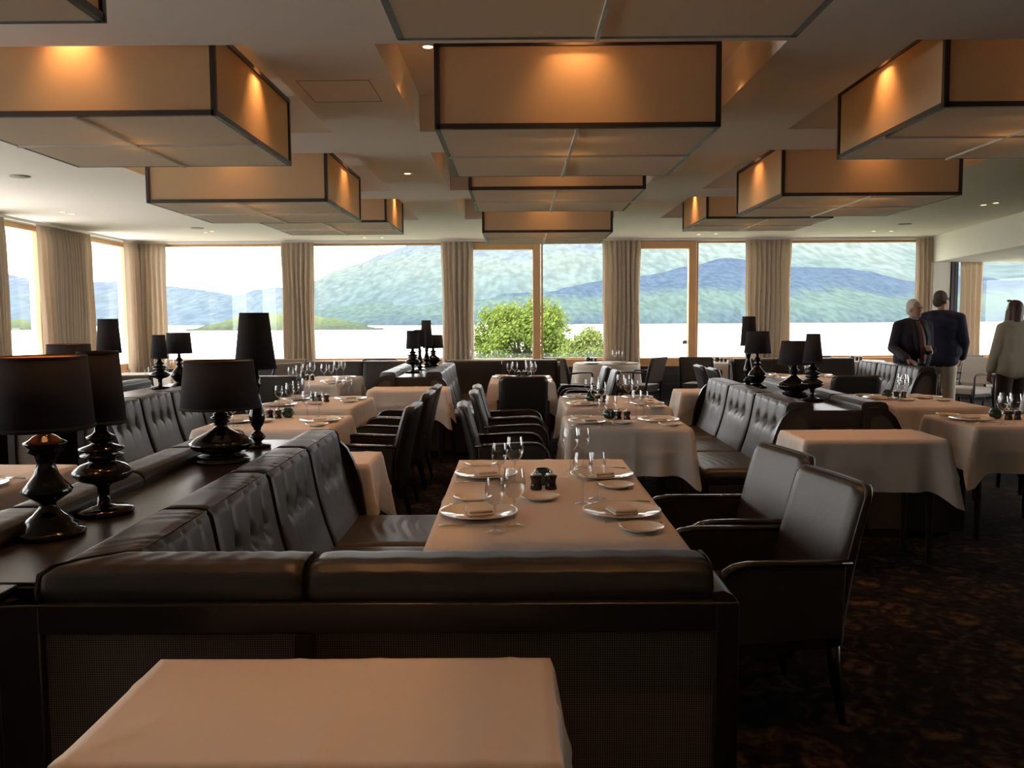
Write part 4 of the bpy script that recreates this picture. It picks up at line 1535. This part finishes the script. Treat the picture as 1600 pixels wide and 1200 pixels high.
def person(label, loc, rz, h, arms, jacket, trousers, hair, head_turn=0.0, style='suit', female=False, hem=.50, build_=1.0):
    t = thing('person', label, 'person', loc, rz, 'people standing by the right windows')
    k = h / 1.75
    P = lambda x, y, z: (x * k, y * k, z * k)
    sw = (.165 if female else .192) * build_
    hw = .095
    body = MB()
    hc = P(0, .020, 1.618)
    H = lambda x, y, z: rotz((hc[0] + x * k, hc[1] + y * k, hc[2] + z * k), head_turn, hc)
    # head: skull, face, jaw, nose, brow, lips, ears
    for c, r in ((H(0, -.008, .022), (.074, .090, .092)), (H(0, .022, -.030), (.062, .066, .085)), (H(0, .045, -.080), (.042, .040, .032)),
                 (H(0, .094, -.022), (.011, .016, .015)), (H(0, .084, .004), (.009, .012, .026)), (H(0, .078, -.060), (.024, .012, .007)), (H(0, .076, -.070), (.020, .011, .006)),
                 (H(0, .066, .030), (.050, .020, .012)), (H(.077, -.004, -.010), (.010, .019, .031)), (H(-.077, -.004, -.010), (.010, .019, .031))):
        body.ball(c, tuple(q * k for q in r), 14)
    body.capsule(P(0, -.012, 1.44), .058 * k, P(0, .004, 1.56), .054 * k)
    tor = [(P(0, -.005, 1.40), .085), (P(0, .0, 1.28), .12), (P(0, .005, 1.12), .115), (P(0, 0, .98), .12), (P(0, -.005, .90), .115)]

    def trunk(mb, g, bel=0.0, lo=4):
        for q in range(lo):
            (p, a), (c, b) = tor[q], tor[q + 1]
            for dx in (-.075, 0, .075):
                mb.capsule((p[0] + dx * k * build_ * (.9 if q else 1), p[1] + (bel if q in (1, 2) else 0), p[2]), a * k + g, (c[0] + dx * k * build_, c[1] + (bel if q in (0, 1, 2) else 0), c[2]), b * k + g)
        for s in (-1, 1):
            mb.capsule(P(0, -.012, 1.445), .062 * k + g * .6, P(s * sw, -.008, 1.405), .052 * k + g * .8)
        mb.ball(P(0, -.02, 1.34), (sw * k * .95 + g, .105 * k + g, .10 * k + g))
    trunk(body, 0)
    arm_pts = {}
    for s, (el, wr, fd, nr) in arms.items():
        sh = P(s * sw, -.008, 1.40)
        arm_pts[s] = (sh, el, wr)
        chain(body, [sh, el, wr], [.050 * k, .040 * k, .027 * k])
        hand(body, Vector(wr) + Vector(fd).normalized() * .01, fd, nr, s)
    legs = {}
    for s in (-1, 1):
        hp, kn, an = P(s * hw, 0, .90), P(s * .105, .02, .49), P(s * .11, -.02, .085)
        legs[s] = (hp, kn, an)
        chain(body, [hp, kn, an], [.085 * k, .058 * k, .042 * k])
        body.capsule((an[0], an[1] + .01, .045), .038, (an[0] + s * .02, an[1] + .15, .035), .030)
    b = remeshed(body, 'body', 'skin', t, .0068, 3)
    for s in (-1, 1):
        MB().ball(H(s * .031, .079, .012), (.011, .008, .007), 10).build('eye', 'eye', b, smooth=True)
        MB().capsule(H(s * .016, .088, .030), .004, H(s * .045, .078, .034), .004, 6).build('eyebrow', hair, b, smooth=True)
    # hair
    hm = MB()
    if female:
        hm.ball(H(0, -.018, .040), (.090 * k, .094 * k, .094 * k))
        for dx, dy, z0_, z1_, r0, r1 in ((-.066, -.02, .02, -.19, .040, .030), (.066, -.02, .02, -.19, .040, .030), (-.03, -.055, .02, -.23, .052, .036), (.03, -.055, .02, -.23, .052, .036), (0, -.065, .02, -.235, .05, .036), (-.080, .012, .0, -.15, .026, .02), (.080, .012, .0, -.15, .026, .02)):
            hm.capsule(H(dx, dy, z0_), r0 * k, H(dx * 1.18, dy + .01, z1_), r1 * k)
        remeshed(hm, 'hair', hair, t, .009, 4)
        sg = MB()
        for s in (-1, 1):
            sg.ball(H(s * .038, .045, .122), (.028, .022, .012), 12)
            sg.capsule(H(s * .070, .03, .115), .004, H(s * .088, -.03, .06), .004, 6)
        sg.capsule(H(-.012, .052, .124), .004, H(.012, .052, .124), .004, 6)
        sg.build('sunglasses', 'eye', t, smooth=True)
    else:
        hm.ball(H(0, -.027, .043), (.082 * k, .090 * k, .090 * k))
        hm.ball(H(0, -.045, -.010), (.075 * k, .062 * k, .075 * k))
        for s in (-1, 1):
            hm.capsule(H(s * .066, .012, .030), .018 * k, H(s * .070, -.03, -.01), .020 * k)
        remeshed(hm, 'hair', hair, t, .008, 3)
    # trousers
    tr = MB()
    for s in (-1, 1):
        hp, kn, an = legs[s]
        chain(tr, [hp, kn, (an[0], an[1] + .01, an[2] - .02)], [.098 * k, .074 * k, .062 * k], .006)
    for dx in (-.07, 0, .07):
        tr.capsule(P(dx, 0, .98), .118 * k, P(dx, -.01, .88), .118 * k)
    remeshed(tr, 'trousers', trousers, t, .011, 3)
    for s in (-1, 1):
        an = legs[s][2]
        MB().capsule((an[0], an[1] - .03, .046), .044, (an[0] + s * .022, an[1] + .165, .036), .036).build('shoe', 'shoe', t, smooth=True)
    # jacket or cardigan
    jk = MB()
    trunk(jk, .022, .012 if not female else 0, 4)
    zz = hem * 1.75
    for dx in (-.10, -.05, 0, .05, .10):
        jk.capsule(P(dx * build_, .0, 1.05), .118 * k + .02, P(dx * build_, -.006, zz + .12), .12 * k + .018)
    for s, (sh, el, wr) in arm_pts.items():
        e2 = Vector(wr) + (Vector(el) - Vector(wr)).normalized() * .015
        chain(jk, [sh, el, e2], [.054 * k, .044 * k, .035 * k], .016)
    j = remeshed(jk, 'jacket' if not female else 'cardigan', jacket, t, .0105, 4)
    if not female:
        sh_ = MB()
        for z_, y_, r_ in ((1.40, .085, .035), (1.30, .138, .036), (1.16, .155, .034), (1.05, .158, .03)):
            pass
        pts = [P(0, .082, 1.470), P(0, .140, 1.37), P(0, .180, 1.26), P(0, .196, 1.12), P(0, .192, 1.0), P(0, .184, .93)]
        wd = [.040, .052, .056, .056, .054, .05]
        if style == 'suit':
            vs = []
            for (p, w_) in zip(pts, wd):
                for q in range(7):
                    u = q / 6 * 2 - 1
                    vs.append((p[0] + u * w_, p[1] - .012 * u * u + .004, p[2]))
            fs = [(i * 7 + q, i * 7 + q + 1, i * 7 + q + 8, i * 7 + q + 7) for i in range(5) for q in range(6)]
            so = MB().add(vs, fs).build('shirt', 'shirt', t, smooth=True)
            so.modifiers.new('thick', 'SOLIDIFY').thickness = .012
            tp = [(p[0], p[1] + .016, p[2]) for p in pts]
            tv = []
            for (p, w_) in zip(tp, (.018, .022, .029, .036, .042, .004)):
                tv += [(p[0] - w_, p[1], p[2]), (p[0], p[1] + .005, p[2]), (p[0] + w_, p[1], p[2])]
            tf = [(i * 3 + q, i * 3 + q + 1, i * 3 + q + 4, i * 3 + q + 3) for i in range(5) for q in range(2)]
            to = MB().add(tv, tf).build('tie', 'tie', t, smooth=True)
            to.modifiers.new('thick', 'SOLIDIFY').thickness = .005
            for s in (-1, 1):
                lv = []
                for i, (p, w_) in enumerate(zip(pts[:5], (.040, .052, .054, .052, .050))):
                    lw = (.020, .055, .060, .040, .012)[i]
                    lv += [(p[0] + s * w_ * .92, p[1] + .010, p[2]), (p[0] + s * (w_ + lw), p[1] - .012, p[2])]
                lf = [(i * 2, i * 2 + 1, i * 2 + 3, i * 2 + 2) for i in range(4)]
                lo = MB().add(lv, lf).build('lapel', jacket, j, smooth=True)
                lo.modifiers.new('thick', 'SOLIDIFY').thickness = .012
        cl = MB().lathe([(.060 * k, 0), (.066 * k, .0), (.062 * k, .045), (.056 * k, .045)], 20, c=P(0, -.004, 1.462))
        cl.build('collar', 'shirt' if style == 'suit' else jacket, t, smooth=True)
    return t


def to_local(loc, rz, p):
    x, y = p[0] - loc[0], p[1] - loc[1]
    return (x * cos(-rz) - y * sin(-rz), x * sin(-rz) + y * cos(-rz), p[2])


L1, r1 = (4.86, 10.55, 0), PI + .22
person('white-haired man in a dark suit and red tie facing the camera, hand on the bench', L1, r1, 1.675,
       {1: ((.295, .02, 1.08), to_local(L1, r1, (4.60, 10.13, .965)), (-.35, .55, -.35), (-.2, -.2, -1)),
        -1: ((-.265, -.05, 1.07), to_local(L1, r1, (4.99, 10.33, 1.05)), (.55, .55, .25), (.4, -.4, -.2))},
       'suit', 'suit', 'hair_white', .30, 'suit', hem=.495, build_=1.10)
L2, r2 = (5.42, 11.0, 0), -.55
person('dark-haired man in a navy jacket and light trousers seen from behind', L2, r2, 1.79,
       {1: ((.275, -.02, 1.13), (.24, .14, .93), (-.1, .5, -.6), (-1, .2, 0)), -1: ((-.275, -.03, 1.13), (-.22, .15, .95), (.1, .5, -.6), (1, .2, 0))},
       'navy', 'khaki', 'hair_dark', -.75, 'jacket', hem=.50, build_=1.08)
L3, r3 = (5.78, 10.0, 0), .08
person('woman with long brown hair and a beige cardigan seen from behind', L3, r3, 1.645,
       {-1: ((-.235, -.015, 1.04), (-.255, .04, .82), (-.02, .15, -1), (1, .1, 0)), 1: ((.235, -.015, 1.04), (.24, .05, .82), (.02, .15, -1), (-1, .1, 0))},
       'cardigan', 'brown_cloth', 'hair_brown', .15, 'cardigan', True, hem=.515, build_=1.0)

# ------------------------------------------------------------------ outside: terrace, lake, hills, trees
M['stone'] = mat('terrace_stone', (0.35, 0.33, 0.30), 0.8)
M['lawn'] = mat('lawn', (0.10, 0.17, 0.04), 0.9, noise=2)
M['leaf'] = cloth_mat('leaf_green', (0.115, 0.155, 0.030), 0.35)
M['leaf2'] = cloth_mat('leaf_yellow_green', (0.135, 0.165, 0.045), 0.35)
M['bark'] = mat('bark', (0.07, 0.055, 0.04), 0.9)
structure('terrace', MB().box(-30, 30, YF + .25, 19.4, -.4, -.08), 'stone')
structure('lawn', MB().box(-160, 160, 19.4, 95, -5.6, -5.2), 'lawn')
LZ = -8.2


def lake_mat():
    m = mat('lake_water', (0.62, 0.66, 0.68), 0.28, bump=(0.35, .5, .3))  # bright glare on the water is put into the pale base colour
    return m


structure('lake', MB().add([(-9000, 95, LZ), (9000, 95, LZ), (9000, 9000, LZ), (-9000, 9000, LZ)], [(0, 1, 2, 3)]), lake_mat())


def hill_mat(name, cols, sc, haze, zr):
    m = bpy.data.materials.new(name)
    m.use_nodes = True
    n, l = nodes_of(m)
    b = n['Principled BSDF']
    b.inputs['Roughness'].default_value = 1
    b.inputs['Specular IOR Level'].default_value = 0
    g = n.new('ShaderNodeNewGeometry')
    vm = n.new('ShaderNodeVectorMath')
    vm.operation = 'MULTIPLY'
    vm.inputs[1].default_value = (1, .16, 1.0)
    l.new(g.outputs['Position'], vm.inputs[0])
    t = n.new('ShaderNodeTexNoise')
    t.inputs['Scale'].default_value = sc
    t.inputs['Detail'].default_value = 9
    t.inputs['Roughness'].default_value = .65
    l.new(vm.outputs[0], t.inputs['Vector'])
    sp = n.new('ShaderNodeSeparateXYZ')
    l.new(g.outputs['Position'], sp.inputs[0])
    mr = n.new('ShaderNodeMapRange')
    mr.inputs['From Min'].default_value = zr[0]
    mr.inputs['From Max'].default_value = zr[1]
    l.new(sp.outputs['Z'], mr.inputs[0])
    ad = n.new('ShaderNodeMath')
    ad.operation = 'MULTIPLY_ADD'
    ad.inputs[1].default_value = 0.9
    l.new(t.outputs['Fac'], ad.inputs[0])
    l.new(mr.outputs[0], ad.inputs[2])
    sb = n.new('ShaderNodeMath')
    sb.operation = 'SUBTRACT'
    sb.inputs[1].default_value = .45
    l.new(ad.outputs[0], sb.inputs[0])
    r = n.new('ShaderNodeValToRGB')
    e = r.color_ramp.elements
    cc = [tuple((a * (1 - haze[3]) + hz * haze[3]) * HILL for a, hz in zip(c, haze[:3])) for _, c in cols]  # distance haze is mixed into the base colours
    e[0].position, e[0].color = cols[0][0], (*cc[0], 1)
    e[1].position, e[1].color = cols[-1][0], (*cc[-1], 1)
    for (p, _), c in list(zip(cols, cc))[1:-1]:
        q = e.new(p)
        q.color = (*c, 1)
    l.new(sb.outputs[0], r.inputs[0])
    # tree-canopy texture of the woods
    v = n.new('ShaderNodeTexNoise')
    v.inputs['Scale'].default_value = sc * 14
    v.inputs['Detail'].default_value = 4
    l.new(vm.outputs[0], v.inputs['Vector'])
    mv = n.new('ShaderNodeMapRange')
    mv.inputs['From Min'].default_value = .36
    mv.inputs['From Max'].default_value = .64
    mv.inputs['To Min'].default_value = .80
    mv.inputs['To Max'].default_value = 1.14
    l.new(v.outputs['Fac'], mv.inputs[0])
    mu = n.new('ShaderNodeMix')
    mu.data_type = 'RGBA'
    mu.blend_type = 'MULTIPLY'
    mu.inputs[0].default_value = 1.0
    l.new(r.outputs[0], mu.inputs[6])
    l.new(mv.outputs[0], mu.inputs[7])
    l.new(mu.outputs[2], b.inputs['Base Color'])
    return m


def vnoise(x, y):
    def hsh(i, j):
        q = sin(i * 127.1 + j * 311.7) * 43758.5453
        return q - math.floor(q)
    i, j = math.floor(x), math.floor(y)
    fx, fy = x - i, y - j
    fx, fy = fx * fx * (3 - 2 * fx), fy * fy * (3 - 2 * fy)
    return (hsh(i, j) * (1 - fx) + hsh(i + 1, j) * fx) * (1 - fy) + (hsh(i, j + 1) * (1 - fx) + hsh(i + 1, j + 1) * fx) * fy


def fbm(x, y, o=5):
    s, a = 0, .5
    for _ in range(o):
        s += a * (vnoise(x, y) - .5)
        x, y, a = x * 2.03 + 7, y * 2.03 + 3, a * .5
    return s


def hill(name, m, shore, ridge, sky_tab, rough, rows=70, az=(-900, 2600), step=9, power=.85, seed=0, back=1.25):
    """terrain rising from the shore distance to a ridge line; sky_tab gives ridge height in metres against bearing"""
    mb = MB()
    us = list(range(az[0], az[1], step))
    for u in us:
        a = (u - 806) / 1341
        hz = 497 - (u - 806) * .0061
        e = (hz - interp(sky_tab, u)) / 1341
        top = max(0.0, e * ridge + 1.47 - LZ)
        for j in range(rows + 1):
            t = j / rows * back
            y = shore + (ridge - shore) * t
            x = a * y
            if t <= 1:
                f = t ** power
            else:
                f = 1 - (t - 1) * 1.2
            nz = fbm(x / rough[0] + seed, y / rough[0]) * rough[1] * min(1, t * 4) * (1 if t < .9 else max(.15, 1 - (t - .9) * 8))
            z = LZ + max(-.5 if j == 0 else .3 * min(1, t * 10), top * f + nz * min(1, top / 60))
            mb.v.append((x, y, z))
    w = rows + 1
    for i in range(len(us) - 1):
        for j in range(rows):
            mb.f.append((i * w + j, (i + 1) * w + j, (i + 1) * w + j + 1, i * w + j + 1))
    return structure(name, mb, m, smooth=True)


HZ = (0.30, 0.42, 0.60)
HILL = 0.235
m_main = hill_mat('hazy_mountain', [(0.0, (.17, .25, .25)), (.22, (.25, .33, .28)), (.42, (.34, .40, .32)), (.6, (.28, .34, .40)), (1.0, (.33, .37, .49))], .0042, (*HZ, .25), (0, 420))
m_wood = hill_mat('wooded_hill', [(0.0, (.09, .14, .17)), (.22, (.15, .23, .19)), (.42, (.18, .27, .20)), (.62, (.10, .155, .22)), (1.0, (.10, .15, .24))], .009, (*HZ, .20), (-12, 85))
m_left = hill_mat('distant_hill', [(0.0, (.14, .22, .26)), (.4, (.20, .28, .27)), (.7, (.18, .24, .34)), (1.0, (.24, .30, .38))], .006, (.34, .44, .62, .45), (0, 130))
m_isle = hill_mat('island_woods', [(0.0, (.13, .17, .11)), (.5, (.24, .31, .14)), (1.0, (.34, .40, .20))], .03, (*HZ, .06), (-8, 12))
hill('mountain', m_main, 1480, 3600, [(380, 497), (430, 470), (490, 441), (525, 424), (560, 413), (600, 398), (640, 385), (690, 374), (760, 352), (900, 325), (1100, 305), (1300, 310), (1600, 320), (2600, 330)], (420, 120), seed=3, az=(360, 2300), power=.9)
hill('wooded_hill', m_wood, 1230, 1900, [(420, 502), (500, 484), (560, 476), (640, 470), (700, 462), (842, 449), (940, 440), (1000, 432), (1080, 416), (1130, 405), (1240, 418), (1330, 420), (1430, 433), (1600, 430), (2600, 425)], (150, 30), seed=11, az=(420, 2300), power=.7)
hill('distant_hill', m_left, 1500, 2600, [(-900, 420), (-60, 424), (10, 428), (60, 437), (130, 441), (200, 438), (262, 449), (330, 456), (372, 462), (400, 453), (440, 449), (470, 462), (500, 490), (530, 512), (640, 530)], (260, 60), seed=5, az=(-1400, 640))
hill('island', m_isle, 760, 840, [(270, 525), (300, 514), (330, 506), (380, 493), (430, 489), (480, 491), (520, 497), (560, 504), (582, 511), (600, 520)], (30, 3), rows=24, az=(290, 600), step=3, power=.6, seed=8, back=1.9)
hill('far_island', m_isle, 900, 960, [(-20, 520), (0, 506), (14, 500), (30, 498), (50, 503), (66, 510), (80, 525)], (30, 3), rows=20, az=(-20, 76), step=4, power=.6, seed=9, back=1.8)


def tree(name, label, cat, cx, cy, zb, zc, rx, rz_, n_clump, n_leaf, lm, size, seed):
    rnd = random.Random(seed)
    t = thing(name, label, cat, (cx, cy, zb))
    tr = MB()
    hub = zc - zb - rz_ * .55
    tr.tube([(0, 0, 0), (.1, 0, hub * .5), (.0, .1, hub)], [rx * .09, rx * .07, rx * .06], 10)
    lf = MB()
    clumps = []
    for k in range(n_clump):
        while True:
            p = Vector((rnd.uniform(-1, 1), rnd.uniform(-1, 1), rnd.uniform(-1, 1)))
            if .30 < p.length < 1:
                break
        p = p.normalized() * (p.length ** .45)
        c = Vector((p.x * rx * .84, p.y * rx * .84, zc - zb + p.z * rz_ * .86))
        clumps.append(c)
        if k % 2 == 0:
            mid = Vector((c.x * .45, c.y * .45, hub + (c.z - hub) * .5 + rnd.uniform(-.1, .1) * rz_))
            tr.tube([(0, 0, hub * .9), mid, c], [rx * .035, rx * .022, rx * .008], 6)
    tr.build('trunk', 'bark', t, smooth=True)
    for k in range(n_leaf):
        c = clumps[k % n_clump]
        cr = rx * (.21 if rx > 2 else .34)
        d = Vector((rnd.gauss(0, 1), rnd.gauss(0, 1), rnd.gauss(0, .75))) * cr * .55
        p = c + d
        n = Vector((rnd.gauss(0, 1), rnd.gauss(0, 1), rnd.gauss(.8, 1))).normalized()
        a = n.orthogonal().normalized()
        b = n.cross(a)
        s = size * rnd.uniform(.6, 1.2)
        lf.add([p - a * s, p + b * s * .55, p + a * s, p - b * s * .55], [(0, 1, 2, 3)])
    lf.build('foliage', lm, t)
    return t


tree('tree', 'broad bright green tree outside the left glazed door', 'tree', .35, 62, -5.2, -.20, 3.85, 3.25, 90, 24000, 'leaf', .15, 5)
tree('shrub', 'pale green bushy tree right of the big tree, seen beside the curtain', 'tree', 4.15, 50, -5.2, -.75, 1.35, 1.55, 60, 9000, 'leaf2', .12, 9)

bal = thing('glass_balustrade', 'low clear glass balustrade on the terrace in front of the trees', 'balustrade', (0, 19.1, 0))
for k in range(12):
    x0 = -16 + k * 2.6
    MB().box(x0, x0 + 2.55, 0, .014, -.06, .70).build('glass_panel', 'balus', bal)
